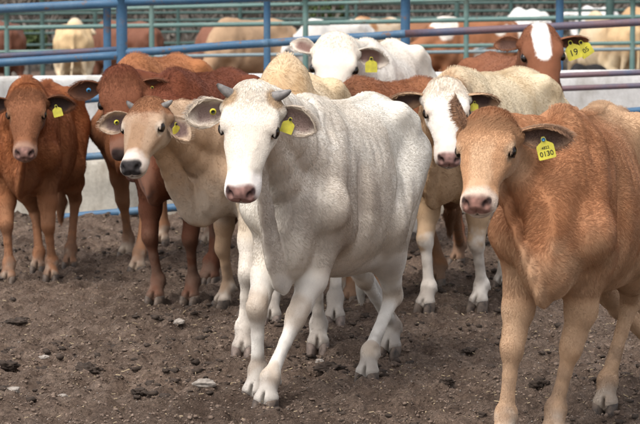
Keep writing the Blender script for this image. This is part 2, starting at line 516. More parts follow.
fence('blue_pipe_fence', 'blue painted pipe fence with thick rails just behind the herd', 18.45,
      [((-60, 12), (121, 3), .034), ((121, 2.5), (420, -9), .034), ((405, -9), (700, -22), .034),
       ((-60, 67), (121, 55), .031), ((121, 53.5), (268, 43), .031), ((268, 43), (405, 34), .031), ((405, 34), (720, 18), .029, 'mauve_paint'),
       ((-60, 60), (121, 49), .022, 'mauve_paint', .12), ((-60, 112), (300, 82), .028), ((300, 82), (470, 79), .024), ((300, 97), (470, 92), .021), ((-60, 169), (300, 140), .028), ((-60, 229), (300, 196), .030),
       ((470, 79), (720, 70), .021, 'mauve_paint'), ((470, 92), (720, 83), .021, 'mauve_paint'), ((300, 140), (720, 104), .028), ((300, 196), (720, 160), .028)],
      [(121.5, -12, .041, 0.0), (107, 6, .030, .62), (267, -14, .026, .62), (405.5, -16, .036, .62), (560, -20, .03, .62), (-30, -12, .041, 0), (470, 75, .028, 0), (300, 78, .03, 0), (-190, -12, .041, 0), (-350, -12, .041, 0), (760, -24, .036, .62), (920, -28, .036, .62)], .03, 'blue_paint')
fence('green_pipe_fence', 'grey green pipe fence dividing off the second pen', 28.0,
      [((-40, 29), (330, 23), .026), ((300, 23), (700, 16), .026), ((-40, 13), (330, 3.5), .022), ((300, 4), (700, -6), .022), ((130, 57), (400, 53), .020, 'rail_grey'), ((-40, 53), (160, 49), .018),
       ((380, 47), (700, 42), .022), ((380, 53), (700, 48), .020, 'rail_grey'), ((296, 54), (330, 46), .018, 'rail_grey'), ((470, 52), (500, 43), .014, 'rail_grey')],
      [(6.5, 12, .028, 0), (151.5, -8, .030, 0), (305.5, -8, .032, 0), (466.5, -8, .030, 0), (633, -8, .030, 0), (790, -8, .030, 0), (950, -8, .030, 0), (-150, -4, .03, 0), (-310, -4, .03, 0)], .03, 'green_paint')
fence('far_pipe_fence', 'dark green pipe fence at the far side of the second pen', 47.0,
      [((-40, 6), (700, 2), .03), ((-40, 14), (700, 10), .028), ((-40, 22), (700, 16), .028), ((-40, 46), (700, 36), .025), ((-40, 34), (700, 27), .022)],
      [(42, -10, .045, 0), (95, -10, .04, 0), (178, -10, .035, 0), (240, -10, .04, 0), (347, -10, .04, 0), (356, -10, .03, 0), (457, -10, .05, 0), (511, -10, .04, 0), (610, -14, .08, 0), (580, -10, .03, 0)], .04, 'dark_green')

# ================================================================== scrub beyond the pens
def bank():
    xs = np.arange(-60, 60.1, 1.0); prof = [(56, -.1), (60, .35), (64, 1.0), (70, 2.4), (80, 4.5), (95, 7), (130, 9)]
    V = np.array([(x, y, z) for x in xs for (y, z) in prof], float)
    V[:, 2] += (fbm(V, .35, 4, 3) - .5) * 1.2 * sstep(56, 62, V[:, 1])
    k = len(prof)
    F = [(i * k + j, (i + 1) * k + j, (i + 1) * k + j + 1, i * k + j + 1) for i in range(len(xs) - 1) for j in range(k - 1)]
    tag(mesh_obj('bank', V, F, M['bank']), kind='structure')
bank()
def brush(name, n, x0, x1, y0, y1, zlo, zhi, size, mat, label, cat, seed, stick=True):
    rng = np.random.default_rng(seed)
    x = rng.uniform(x0, x1, n); y = rng.uniform(y0, y1, n)
    dens = fbm(np.stack([x, y, y * 0], 1), .8, seed, 2)
    keep = dens > .38
    x, y = x[keep], y[keep]; n = len(x)
    z = rng.uniform(zlo, zhi, n) + np.interp(y, [56, 60, 64, 70, 80], [0, .3, .9, 2.2, 4.3])
    d = rng.normal(0, 1, (n, 3)); d[:, 2] = np.abs(d[:, 2]) + (.8 if stick else 0); d /= np.linalg.norm(d, axis=1)[:, None]
    e = np.cross(d, rng.normal(0, 1, (n, 3))); e /= np.linalg.norm(e, axis=1)[:, None]
    L = (size * rng.uniform(.4, 1.4, n))[:, None]; w = L * (.035 if stick else .4)
    c = np.stack([x, y, z], 1); g = np.cross(d, e)
    V = np.stack([c - d * L * .5 - e * w, c - d * L * .5 + e * w, c + d * L * .5 + e * w * .3, c + d * L * .5 - e * w * .3, c - d * L * .5 + g * w, c + d * L * .5 + g * w * .3], 1)
    b = np.array([(0, 1, 2, 3), (1, 4, 5, 2), (4, 0, 3, 5)])
    F = (b[None] + (np.arange(n) * 6)[:, None, None]).reshape(-1, 4)
    tag(mesh_obj(name, V.reshape(-1, 3), F, M[mat], smooth=False), label, cat, kind='stuff')
brush('dry_brush', 16000, -16, 16, 54, 66, 0, 1.9, .95, 'twig', 'tangle of dry grey brush beyond the far fence', 'brush', 3)
brush('dry_leaf_litter', 9000, -16, 16, 53, 66, 0, 1.1, .16, 'bark', 'dead brown leaves caught in the dry brush', 'brush', 5, False)
def bush(px, py, Y, r, n, seed, label):
    c = at(px, py, Y); rng = np.random.default_rng(seed)
    root_ = empty('green_bush', (c[0], Y, 0)); tag(root_, label, 'bush')
    d = rng.normal(0, 1, (n, 3)); d /= np.linalg.norm(d, axis=1)[:, None]
    p = d * (rng.random(n) ** .5)[:, None] * np.array([r, r * .8, r * .6]) * (.7 + .6 * fbm(d, 2.0, seed, 2))[:, None] + np.array([0, 0, max(c[2], .3)])
    e = rng.normal(0, 1, (n, 3)); e /= np.linalg.norm(e, axis=1)[:, None]
    g = np.cross(e, rng.normal(0, 1, (n, 3))); g /= np.linalg.norm(g, axis=1)[:, None]
    L = rng.uniform(.04, .10, n)[:, None]
    V = np.stack([p - e * L, p + g * L * .5, p + e * L, p - g * L * .5 + np.cross(e, g) * L * .2], 1)
    F = np.arange(n * 4).reshape(-1, 4)
    mesh_obj('foliage', V.reshape(-1, 3), F, M['leaf_green'], root_, False)
    for k in range(5):
        q = rng.normal(0, .35, 2) * r
        tv, tf = tube([(0, 0, -.05), (q[0] * .5, q[1] * .5, c[2] * .5), (q[0], q[1], c[2] + r * .3)], [.03, .022, .008], 6)
        mesh_obj('stem', tv, tf, M['bark'], root_)
bush(28, 40, 50, .42, 900, 3, 'small green bush behind the far fence near the left edge')
bush(14, 34, 52, .30, 500, 4, 'sparse green shrub at the far left beyond the fence')
bush(330, 14, 55, .45, 700, 6, 'dull green shrub beyond the far fence in the middle')
for i, (px, Y, r, lean, lb) in enumerate([(57, 58, .13, .25, 'forked pale dead tree trunk behind the left blue rail'), (93, 60, .14, -.1, 'grey tree trunk behind the blue double post'),
        (384, 60, .15, .1, 'pale dry tree trunk right of the white cow head'), (438, 62, .12, -.2, 'thin leaning grey trunk right of the tall blue post'), (549, 60, .14, .3, 'crooked dry trunk above the blazed cow'), (246, 61, .12, -.25, 'slim leaning dead trunk left of the blue post')]):
    b0 = at(px, 20, Y); t_ = empty('dead_tree', (b0[0], Y, 0)); tag(t_, lb, 'tree')
    rng = np.random.default_rng(30 + i)
    z0 = np.interp(Y, [56, 60, 64], [0, .3, .9]) - .2
    pts = [(lean * t + .06 * math.sin(4 * t + i), 0, z0 + 4.2 * t) for t in np.linspace(0, 1, 8)]
    tv, tf = tube(pts, np.linspace(r, r * .4, 8), 9); mesh_obj('trunk', tv, tf, M['bark'], t_)
    for k in range(6):
        h0 = rng.uniform(.15, .8); bp = np.array(pts[int(h0 * 7)]); dv = np.array([rng.choice([-1, 1]) * rng.uniform(.4, 1), rng.normal(0, .4), rng.uniform(.5, 1.1)])
        tv, tf = tube([bp, bp + dv * .5, bp + dv * 1.1 + np.array([0, 0, .15])], [r * .45, r * .3, r * .08], 7)
        mesh_obj('limb', tv, tf, M['bark'], t_)
print('setting', round(time.time() - T0, 1))
# ================================================================== cattle
def unit(v):
    v = np.asarray(v, float)
    return v / (np.linalg.norm(v) + 1e-12)

class Field:
    """signed-distance solid: smooth unions of body masses, then one skin over all of it"""
    def __init__(self):
        self.prims = []
    def add(self, fn, lo, hi, k=0.03, op='u'):
        self.prims.append((fn, np.asarray(lo, float), np.asarray(hi, float), k, op))
    def cone(self, a, b, ra, rb, k=0.03, squash=None, op='u'):
        a, b = np.asarray(a, float), np.asarray(b, float)
        ba = b - a
        bb = float(ba @ ba) + 1e-9
        def fn(X, Y, Z):
            px, py, pz = X - a[0], Y - a[1], Z - a[2]
            h = np.clip((px * ba[0] + py * ba[1] + pz * ba[2]) / bb, 0, 1)
            qx, qy, qz = px - h * ba[0], py - h * ba[1], pz - h * ba[2]
            q2 = qx * qx + qy * qy + qz * qz
            if squash is not None:
                n, c = squash
                qn = qx * n[0] + qy * n[1] + qz * n[2]
                q2 = q2 + qn * qn * (1 / (c * c) - 1)
                return (np.sqrt(q2) - (ra + h * (rb - ra))) * (0.5 + 0.5 * c)
            return np.sqrt(q2) - (ra + h * (rb - ra))
        r = max(ra, rb)
        self.add(fn, np.minimum(a, b) - r, np.maximum(a, b) + r, k, op)
    def chain(self, pts, rad, k=0.03, squash=None):
        for i in range(len(pts) - 1):
            self.cone(pts[i], pts[i + 1], rad[i], rad[i + 1], k if i == 0 else min(k, 0.02), squash)
    def ell(self, c, r, k=0.03, R=None, op='u'):
        c, r = np.asarray(c, float), np.asarray(r, float)
        R = np.eye(3) if R is None else R            # columns = ellipsoid axes
        def fn(X, Y, Z):
            px, py, pz = X - c[0], Y - c[1], Z - c[2]
            a = (px * R[0, 0] + py * R[1, 0] + pz * R[2, 0])
            b = (px * R[0, 1] + py * R[1, 1] + pz * R[2, 1])
            d = (px * R[0, 2] + py * R[1, 2] + pz * R[2, 2])
            k0 = np.sqrt((a / r[0]) ** 2 + (b / r[1]) ** 2 + (d / r[2]) ** 2)
            k1 = np.sqrt((a / r[0] ** 2) ** 2 + (b / r[1] ** 2) ** 2 + (d / r[2] ** 2) ** 2) + 1e-6
            return k0 * (k0 - 1) / k1
        e = np.abs(R) @ r
        self.add(fn, c - e, c + e, k, op)
    def loft(self, o, R, st, k=0.03):
        """sections along R[:,0]; columns t, top, bottom, half width, exponent, taper (wider on top if > 0)"""
        st = np.asarray(st, float)
        u = np.linspace(0, len(st) - 1, 120)
        i = np.clip(np.floor(u).astype(int), 0, len(st) - 2)
        f = (u - i)[:, None]
        p0, p1, p2, p3 = st[np.maximum(i - 1, 0)], st[i], st[i + 1], st[np.minimum(i + 2, len(st) - 1)]
        S = 0.5 * (2 * p1 + (p2 - p0) * f + (2 * p0 - 5 * p1 + 4 * p2 - p3) * f ** 2 + (3 * p1 - p0 - 3 * p2 + p3) * f ** 3)
        S[:, 0] = np.maximum.accumulate(S[:, 0])
        o = np.asarray(o, float)
        def fn(X, Y, Z):
            px, py, pz = X - o[0], Y - o[1], Z - o[2]
            t = px * R[0, 0] + py * R[1, 0] + pz * R[2, 0]
            y = px * R[0, 1] + py * R[1, 1] + pz * R[2, 1]
            z = px * R[0, 2] + py * R[1, 2] + pz * R[2, 2]
            g = lambda c: np.interp(t, S[:, 0], S[:, c]).astype(np.float32)
            top, bot, hw, ex, tp = g(1), g(2), np.maximum(g(3), 0.012), g(4), g(5)
            hz = np.maximum((top - bot) * 0.5, 0.012)
            v = (z - (top + bot) * 0.5) / hz
            w = hw * (1 + tp * np.clip(v, -1.2, 1.2))
            rho = (np.abs(y / w) ** ex + np.abs(v) ** ex) ** (1 / ex)
            d = (rho - 1) * np.minimum(hw, hz)
            dt = np.maximum(S[0, 0] - t, t - S[-1, 0])
            return np.where(dt > 0, np.sqrt(np.maximum(d, 0) ** 2 + dt ** 2), d)
        cs = []
        for t in (S[0, 0], S[-1, 0]):
            for y in (-1, 1):
                for z in (S[:, 2].min(), S[:, 1].max()):
                    cs.append(o + R @ np.array([t, y * S[:, 3].max() * 1.3, z]))
        cs = np.array(cs)
        self.add(fn, cs.min(0), cs.max(0), k)
    def mesh(self, h, fine=None):
        lo = np.min([p[1] for p in self.prims if p[4] == 'u'], axis=0) - 3 * h
        hi = np.max([p[2] for p in self.prims if p[4] == 'u'], axis=0) + 3 * h
        ax = []
        for i in range(3):
            a = list(np.arange(lo[i], hi[i] + h, h))
            if fine is not None:                         # half the spacing where the head is
                b = [x + h / 2 for x in a[:-1] if fine[0][i] < x < fine[1][i]]
                a = sorted(a + b)
            ax.append(np.array(a, dtype=np.float32))
        n = np.array([len(a) for a in ax])
        D = np.full(tuple(n), 0.5, dtype=np.float32)
        for fn, a, b, k, op in self.prims:
            m = k + 2 * h
            i0 = np.array([max(np.searchsorted(ax[q], a[q] - m) - 1, 0) for q in range(3)])
            i1 = np.array([min(np.searchsorted(ax[q], b[q] + m) + 2, n[q]) for q in range(3)])
            sl = tuple(slice(i0[q], i1[q]) for q in range(3))
            X = ax[0][sl[0]][:, None, None]; Y = ax[1][sl[1]][None, :, None]; Z = ax[2][sl[2]][None, None, :]
            d = fn(X, Y, Z).astype(np.float32)
            e = D[sl]
            if op == 'u':
                q = np.maximum(k - np.abs(d - e), 0) / k
                D[sl] = np.minimum(d, e) - q * q * k * 0.25
            else:
                q = np.maximum(k - np.abs(-d - e), 0) / k
                D[sl] = np.maximum(-d, e) + q * q * k * 0.25
        return nets(D, ax)

def nets(D, ax):
    ins = (D < 0)
    c = ins.astype(np.uint8)
    s = c[:-1] + c[1:]
    s = s[:, :-1] + s[:, 1:]
    s = s[:, :, :-1] + s[:, :, 1:]
    I = np.argwhere((s > 0) & (s < 8))
    cid = np.full(s.shape, -1, dtype=np.int32)
    cid[I[:, 0], I[:, 1], I[:, 2]] = np.arange(len(I))
    acc = np.zeros((len(I), 3)); cnt = np.zeros(len(I))
    corners = [(a, b, d) for a in (0, 1) for b in (0, 1) for d in (0, 1)]
    vals = {q: D[I[:, 0] + q[0], I[:, 1] + q[1], I[:, 2] + q[2]] for q in corners}
    for q in corners:
        for axis in range(3):
            if q[axis]: continue
            r = list(q); r[axis] = 1; r = tuple(r)
            a, b = vals[q], vals[r]
            m = (a < 0) != (b < 0)
            t = np.where(m, a / np.where(m, a - b, 1), 0)
            p = np.tile(np.array(q, float), (len(I), 1))
            p[:, axis] += t
            acc += p * m[:, None]; cnt += m
    V = I + acc / np.maximum(cnt, 1)[:, None]
    V = np.stack([np.interp(V[:, q], np.arange(len(ax[q])), ax[q]) for q in range(3)], 1)
    F = []
    for axis in range(3):
        o1, o2 = [(1, 2), (2, 0), (0, 1)][axis]
        sl0 = [slice(None)] * 3; sl1 = [slice(None)] * 3
        sl0[axis] = slice(0, -1); sl1[axis] = slice(1, None)
        A, B = ins[tuple(sl0)], ins[tuple(sl1)]
        E = np.argwhere(A != B)
        ok = (E[:, o1] > 0) & (E[:, o2] > 0) & (E[:, o1] < s.shape[o1]) & (E[:, o2] < s.shape[o2])
        E = E[ok]
        flip = A[E[:, 0], E[:, 1], E[:, 2]]
        def cell(d1, d2):
            Q = E.copy(); Q[:, o1] -= d1; Q[:, o2] -= d2
            return cid[Q[:, 0], Q[:, 1], Q[:, 2]]
        q = np.stack([cell(1, 1), cell(0, 1), cell(0, 0), cell(1, 0)], 1)
        q[~flip] = q[~flip][:, ::-1]
        F.append(q)
    F = np.concatenate(F)
    F = F[(F >= 0).all(1)]
    # one light relaxation
    for _ in range(2):
        S = np.zeros_like(V); C = np.zeros(len(V))
        for k in range(4):
            a, b = F[:, k], F[:, (k + 1) % 4]
            for d in range(3):
                S[:, d] += np.bincount(a, V[b, d], len(V)) + np.bincount(b, V[a, d], len(V))
            C += np.bincount(a, minlength=len(V)) + np.bincount(b, minlength=len(V))
        V = V * 0.55 + 0.45 * S / np.maximum(C, 1)[:, None]
    return V, F

def vnormals(V, F):
    n = np.cross(V[F[:, 2]] - V[F[:, 0]], V[F[:, 3]] - V[F[:, 1]])
    N = np.zeros_like(V)
    for k in range(4):
        for d in range(3):
            N[:, d] += np.bincount(F[:, k], n[:, d], len(V))
    return N / (np.linalg.norm(N, axis=1)[:, None] + 1e-12)

def bez(p0, p1, p2, p3, n=6):
    t = np.linspace(0, 1, n + 1)[:, None]
    return (1 - t) ** 3 * p0 + 3 * (1 - t) ** 2 * t * p1 + 3 * (1 - t) * t * t * p2 + t ** 3 * p3

def ik(a, b, l1, l2, bend):
    d = b - a
    L = np.linalg.norm(d)
    if L > (l1 + l2) * 0.995:
        return a + d * l1 / (l1 + l2)
    x = (l1 * l1 - l2 * l2 + L * L) / (2 * L)
    hh = math.sqrt(max(l1 * l1 - x * x, 0))
    u = d / L
    bend = np.asarray(bend, float)
    bend = unit(bend - u * (bend @ u))
    return a + u * x + bend * hh

RNG = np.random.default_rng(5)
TORSO = [(-.815, 1.00, .90, .03, 2.0, 0), (-.78, 1.08, .80, .105, 2.1, .0), (-.68, 1.145, .70, .185, 2.3, .02), (-.55, 1.175, .66, .215, 2.4, .06),
         (-.42, 1.182, .625, .235, 2.4, .04), (-.22, 1.165, .56, .262, 2.25, -.07), (0, 1.155, .515, .282, 2.15, -.10), (.18, 1.162, .515, .268, 2.15, -.08),
         (.33, 1.18, .54, .215, 2.2, -.04), (.46, 1.15, .565, .178, 2.2, -.02), (.56, 1.08, .59, .145, 2.2, 0), (.64, .99, .63, .11, 2.1, 0), (.69, .92, .69, .06, 2.0, 0)]
HEAD = [(-.055, -.055, -.15, .045, 2.2, .1), (-.03, -.02, -.18, .078, 2.4, .15), (.02, -.002, -.205, .100, 2.7, .16), (.07, .004, -.222, .107, 2.8, .16), (.12, .008, -.226, .110, 2.8, .15),
        (.17, .008, -.216, .108, 2.7, .15), (.22, 0, -.200, .094, 2.6, .12), (.27, -.008, -.178, .078, 2.5, .06), (.32, -.016, -.160, .067, 2.4, 0),
        (.37, -.022, -.147, .059, 2.4, -.03), (.41, -.025, -.143, .062, 2.4, -.02), (.45, -.033, -.140, .067, 2.4, 0), (.478, -.047, -.134, .062, 2.4, 0), (.495, -.066, -.118, .042, 2.2, 0)]

def ear_mesh(B, E, O, L, W, droop=0.15, curl=0.55, n=16, m=12):
    """leaf-shaped cupped ear: base B, along E, opening towards O"""
    E = unit(E); O = unit(O - E * (O @ E)); A = np.cross(O, E)
    prof_t = [0, .12, .3, .5, .68, .82, .93, 1.0]
    prof_w = [.30, .46, .80, 1.0, .95, .72, .42, .10]
    rows = []
    for side in (0, 1):
        for i in range(n + 1):
            t = i / n
            w = np.interp(t, prof_t, prof_w) * W * 0.5
            cu = curl * (1.45 - 1.0 * t)
            for j in range(m + 1):
                a = -1 + 2 * j / m
                ang = a * (0.5 + cu * 1.25)
                rad = w / max(math.sin(min(0.5 + cu * 1.25, 1.57)), 0.3)
                off = A * rad * math.sin(ang) + O * rad * (1 - math.cos(ang))
                p = B + E * L * t - O * W * 0.12 + off - np.array([0, 0, 1.0]) * droop * L * t * t
                th = 0.0045 + 0.006 * (1 - t)
                if side == 1:
                    nrm = -(O * math.cos(ang) - A * math.sin(ang))
                    p = p + nrm * th * (1 - 0.85 * abs(a) ** 6) * (1 if t < 0.97 else 0.3)
                rows.append(p)
    V = np.array(rows); k = m + 1; half = (n + 1) * k
    F = []
    for i in range(n):
        for j in range(m):
            a = i * k + j
            F.append((a, a + 1, a + k + 1, a + k))
            b = half + a
            F.append((b, b + k, b + k + 1, b + 1))
        for j in (0, m):
            a = i * k + j
            q = (a, a + k, half + a + k, half + a)
            F.append(q if j == 0 else q[::-1])
    for j in range(m):
        a = n * k + j
        F.append((a, a + 1, half + a + 1, half + a))
    inside = np.concatenate([np.ones(half), np.zeros(half)])
    tt = np.tile(np.repeat(np.linspace(0, 1, n + 1), k), 2)
    aa = np.tile(np.tile(np.linspace(-1, 1, k), n + 1), 2)
    return V, np.array(F), inside, tt, aa

def hoof_mesh(yaw, scale=1.0):
    V, F = [], []
    n = 12
    rings = [(-.02, 1.0, .0), (.004, .99, .0), (.026, .91, -.006), (.044, .80, -.012), (.052, .6, -.018)]
    for side in (-1, 1):
        off = len(V)
        for z, r, sh in rings:
            for k in range(n):
                a = 2 * math.pi * k / n
                c, s_ = math.cos(a), math.sin(a)
                x = (0.062 if c > 0 else 0.048) * c * r + sh
                w = 0.0275 * (1 - 0.30 * max(c, 0) ** 2)
                y = w * s_ * (0.85 + 0.15 * r) * 0.93
                if side * s_ < 0: y *= 0.93
                y += side * (0.0262 + 0.04 * max(x, 0))
                V.append((x, y, z))
        for i in range(len(rings) - 1):
            for k in range(n):
                F.append((off + i * n + k, off + i * n + (k + 1) % n, off + (i + 1) * n + (k + 1) % n, off + (i + 1) * n + k))
        F.append(tuple(off + k for k in reversed(range(n))))
        F.append(tuple(off + (len(rings) - 1) * n + k for k in range(n)))
    V = np.array(V) * scale
    c, s_ = math.cos(yaw), math.sin(yaw)
    V = V @ np.array([[c, s_, 0], [-s_, c, 0], [0, 0, 1]])
    return V, F

def plate(outline, th):
    n = len(outline)
    V = [(x, y, -th / 2) for x, y in outline] + [(x, y, th / 2) for x, y in outline]
    F = [tuple(reversed(range(n))), tuple(range(n, 2 * n))]
    F += [(k, (k + 1) % n, n + (k + 1) % n, n + k) for k in range(n)]
    return np.array(V, float), F

def frame_of(nrm, up):
    z = unit(nrm); y = unit(up - z * (np.asarray(up) @ z)); x = np.cross(y, z)
    return np.stack([x, y, z], 1)

def text_mesh(txt, size):
    cu = bpy.data.curves.new('digits', 'FONT')
    cu.body = txt; cu.size = size; cu.align_x = 'CENTER'; cu.align_y = 'CENTER'; cu.offset = size * 0.012
    ob = bpy.data.objects.new('digits', cu)
    COL.objects.link(ob)
    bpy.context.view_layer.update()
    me = bpy.data.meshes.new_from_object(ob.evaluated_get(bpy.context.evaluated_depsgraph_get()))
    V = np.array([v.co[:] for v in me.vertices]); F = [tuple(p.vertices) for p in me.polygons]
    bpy.data.objects.remove(ob); bpy.data.curves.remove(cu); bpy.data.meshes.remove(me)
    return V, F

FLAG = [(-.010, .006), (-.006, .013), (.006, .013), (.010, .006), (.012, -.008), (.034, -.022), (.038, -.030), (.038, -.080), (.034, -.085), (-.034, -.085), (-.038, -.080), (-.038, -.030), (-.034, -.022), (-.012, -.008)]

def cow(name, label, cat, front, h, s=1.0, head=None, hd=None, hy=0, pitch=60, roll=0, hs=0.93, feet=None, res=0.012,
        colors=None, ears=None, horns=None, tags=(), hump=0.0, hair=0, hairlen=1.0, eyes=True, hooves='hoof_dark', tail=None,
        wide=.88, group=None, root=None, nose=True, dewlap=1.0, necklow=0.0, hairwidth=1.0, polllen=1.0, tailpx=None, hl=1.0, hwid=1.0, sleek=.7, legk=1.0, swirl=1.4, belly=0.0):
    """front = pixel of the ground midway between the forefeet, h = heading (0 faces the camera, + turns to the left of the picture)"""
    rng = np.random.default_rng(abs(hash(label)) % 100000 if False else sum(map(ord, label)))
    H = math.radians(h)
    fw = np.array([-math.sin(H), -math.cos(H), 0.0]); lf = np.cross([0, 0, 1.0], fw); up = np.array([0, 0, 1.0])
    if root is None:
        g0 = ground(*front) if len(front) == 2 else at(front[0], 100, front[2]) * [1, 1, 0]
        root = g0 - fw * 0.40 * s
    root = np.array([root[0], root[1], 0.0])
    W2L = np.stack([fw, lf, up])                     # rows: world -> local
    loc = lambda w: W2L @ (np.asarray(w, float) - root)
    # ---- head frame in local coordinates
    Y = math.radians(hy)
    g = np.array([-math.sin(Y), -math.cos(Y), 0.0])
    p = math.radians(pitch)
    Fh = math.cos(p) * g - math.sin(p) * up
    Uh = math.sin(p) * g + math.cos(p) * up
    Sh = np.cross(Uh, Fh)
    if roll:
        r = math.radians(roll)
        Fh, Sh = Fh * math.cos(r) + Sh * math.sin(r), Sh * math.cos(r) - Fh * math.sin(r)
    HR = W2L @ np.stack([Fh, Sh, Uh], 1)
    ho = loc(at(head[0], head[1], hd)) if head is not None else np.array([.92 * s, 0, 1.2 * s])
    hsv_ = hs * np.array([hl, hwid, 1.0])
    hp = lambda f, y, u: ho + HR @ (np.array([f, y, u]) * hsv_)
    fd = Field()
    # ---- torso
    st = [(a * s, b * s, (c - belly * math.exp(-((a - .1) / .55) ** 2)) * s, d * s * wide, e, t) for a, b, c, d, e, t in TORSO]
    fd.loft((0, 0, 0), np.eye(3), st, 0.02)
    fd.chain(np.array([(-.74, 0, 1.085), (-.45, 0, 1.135), (-.1, 0, 1.118), (.2, 0, 1.13), (.36, 0, 1.15)]) * s, np.array([.05, .055, .055, .055, .06]) * s, 0.05)
    fd.cone(np.array([.20, 0, 1.13]) * s, np.array([.40, 0, 1.125]) * s, .055 * s, .07 * s, 0.07)
    if hump:
        fd.ell(np.array([.34, 0, 1.15 + hump * .5]) * s, np.array([.15, .07 + hump * .4, .06 + hump]) * s, 0.07)
    for sg in (-1, 1):
        w_ = wide
        fd.cone(np.array([-.40, sg * .19 * w_, 1.115]) * s, np.array([-.46, sg * .20 * w_, 1.07]) * s, .045 * s, .06 * s, 0.07)     # hooks
        fd.cone(np.array([-.77, sg * .085, 1.03]) * s, np.array([-.72, sg * .10, .97]) * s, .045 * s, .07 * s, 0.06)             # pins
        fd.cone(np.array([.32, sg * .085, 1.07]) * s, np.array([.49, sg * .145 * w_, .78]) * s, .055 * s, .090 * s, 0.045)            # shoulder blade
        fd.cone(np.array([.49, sg * .145 * w_, .78]) * s, np.array([.36, sg * .150 * w_, .69]) * s, .088 * s, .082 * s, 0.07)            # upper arm
    fd.ell(np.array([.58, 0, .67 - belly]) * s, np.array([.11, .085, .12]) * s, 0.06)                                                    # brisket
    fd.ell(np.array([-.22, 0, .57 - belly]) * s, np.array([.25, .16, .075]) * s, 0.08)
    for sg in (-1, 1):
        fd.ell(np.array([-.27, sg * .285 * wide, .99]) * s, np.array([.11, .045, .12]) * s, 0.06, None, 's')    # flank hollow
        fd.ell(np.array([.235, sg * .25 * wide, .80]) * s, np.array([.028, .035, .2]) * s, 0.05, None, 's')     # groove behind the shoulder
    # ---- neck
    gl = W2L @ g
    fx = np.array([1.0, 0, 0])
    dl = np.linalg.norm(ho - np.array([.5, 0, 1.0]) * s)
    def nl(p0, p3, r0, r3, k=0.06, sag=0.0, n=6, sq=None):
        p0 = np.asarray(p0, float) * s
        pts = bez(p0, p0 + (fx * .8 + np.array([0, 0, .25])) * dl * .33 - np.array([0, 0, sag]), p3 - gl * dl * .33 - np.array([0, 0, sag]), p3, n)
        fd.chain(pts, np.linspace(r0, r3, n + 1), k, sq)
        return pts
    nl((.26, 0, 1.05), hp(.015, 0, -.085), .10 * s, .060 * hs)
    nl((.40, 0, .93), hp(.04, 0, -.12), .145 * s, .088 * hs)
    nl((.50, 0, .79 - necklow), hp(.09, 0, -.155), .10 * s, .062 * hs)
    if dewlap:
        nl((.62, 0, .60 - belly * 1.5), hp(.15, 0, -.19), .075 * s * dewlap, .030 * hs * dewlap, 0.03, 0.05, 8, (np.array([0, 1.0, 0]), 0.26))
    # ---- head
    st = [tuple(np.array([a * hl, b, c, d * hwid]) * hs) + (e, t) for a, b, c, d, e, t in HEAD]
    fd.loft(ho, HR, st, 0.03)
    for sg in (-1, 1):
        fd.ell(hp(.10, sg * .062, -.145), np.array([.10, .045, .08]) * hs, 0.03, HR)                 # cheek
        fd.ell(hp(.145, sg * .094, -.030), np.array([.045, .022, .022]) * hs, 0.03, HR)             # brow
        fd.cone(hp(.22, sg * .078, -.07), hp(.34, sg * .05, -.075), .024 * hs, .016 * hs, 0.03)       # cheek bone
        fd.cone(hp(.055, sg * .075, -.075), hp(.062, sg * .112, -.081), .042 * hs, .028 * hs, 0.03)         # ear root
        fd.ell(hp(.405, sg * .055, -.105), np.array([.05, .018, .03]) * hs, 0.025, HR)               # lip
    fd.ell(hp(.005, 0, -.035), np.array([.05, .060, .030]) * hs, 0.04, HR)                           # poll
    fd.ell(hp(.43, 0, -.145), np.array([.045, .045, .022]) * hs, 0.03, HR)                           # chin
    if res < 0.02:
        for sg in (-1, 1):
            fd.ell(hp(.178, sg * .116, -.048), np.array([.022, .014, .017]) * hs, 0.014, HR, 's')    # eye socket
            fd.ell(hp(.168, sg * .110, -.0285), np.array([.028, .0095, .007]) * hs, 0.010, HR)       # upper lid
            fd.ell(hp(.200, sg * .104, -.062), np.array([.03, .008, .012]) * hs, 0.02, HR, 's')
            fd.ell(hp(.489, sg * .042, -.062), np.array([.024, .013, .017]) * hs, 0.007, HR, 's')    # nostril
            fd.ell(hp(.476, sg * .058, -.052), np.array([.022, .014, .008]) * hs, 0.007, HR, 's')
        fd.ell(hp(.45, 0, -.126), np.array([.065, .09, .006]) * hs, 0.008, HR, 's')                  # mouth
        fd.ell(hp(.505, 0, -.10), np.array([.02, .004, .03]) * hs, 0.010, HR, 's')
    # ---- legs
    feet = feet or {}
    hoof_at = {}
    dfl = {'fl': (.42, .15, 0), 'fr': (.42, -.15, 0), 'hl': (-.60, .15, 0), 'hr': (-.60, -.15, 0)}
    joints = {}
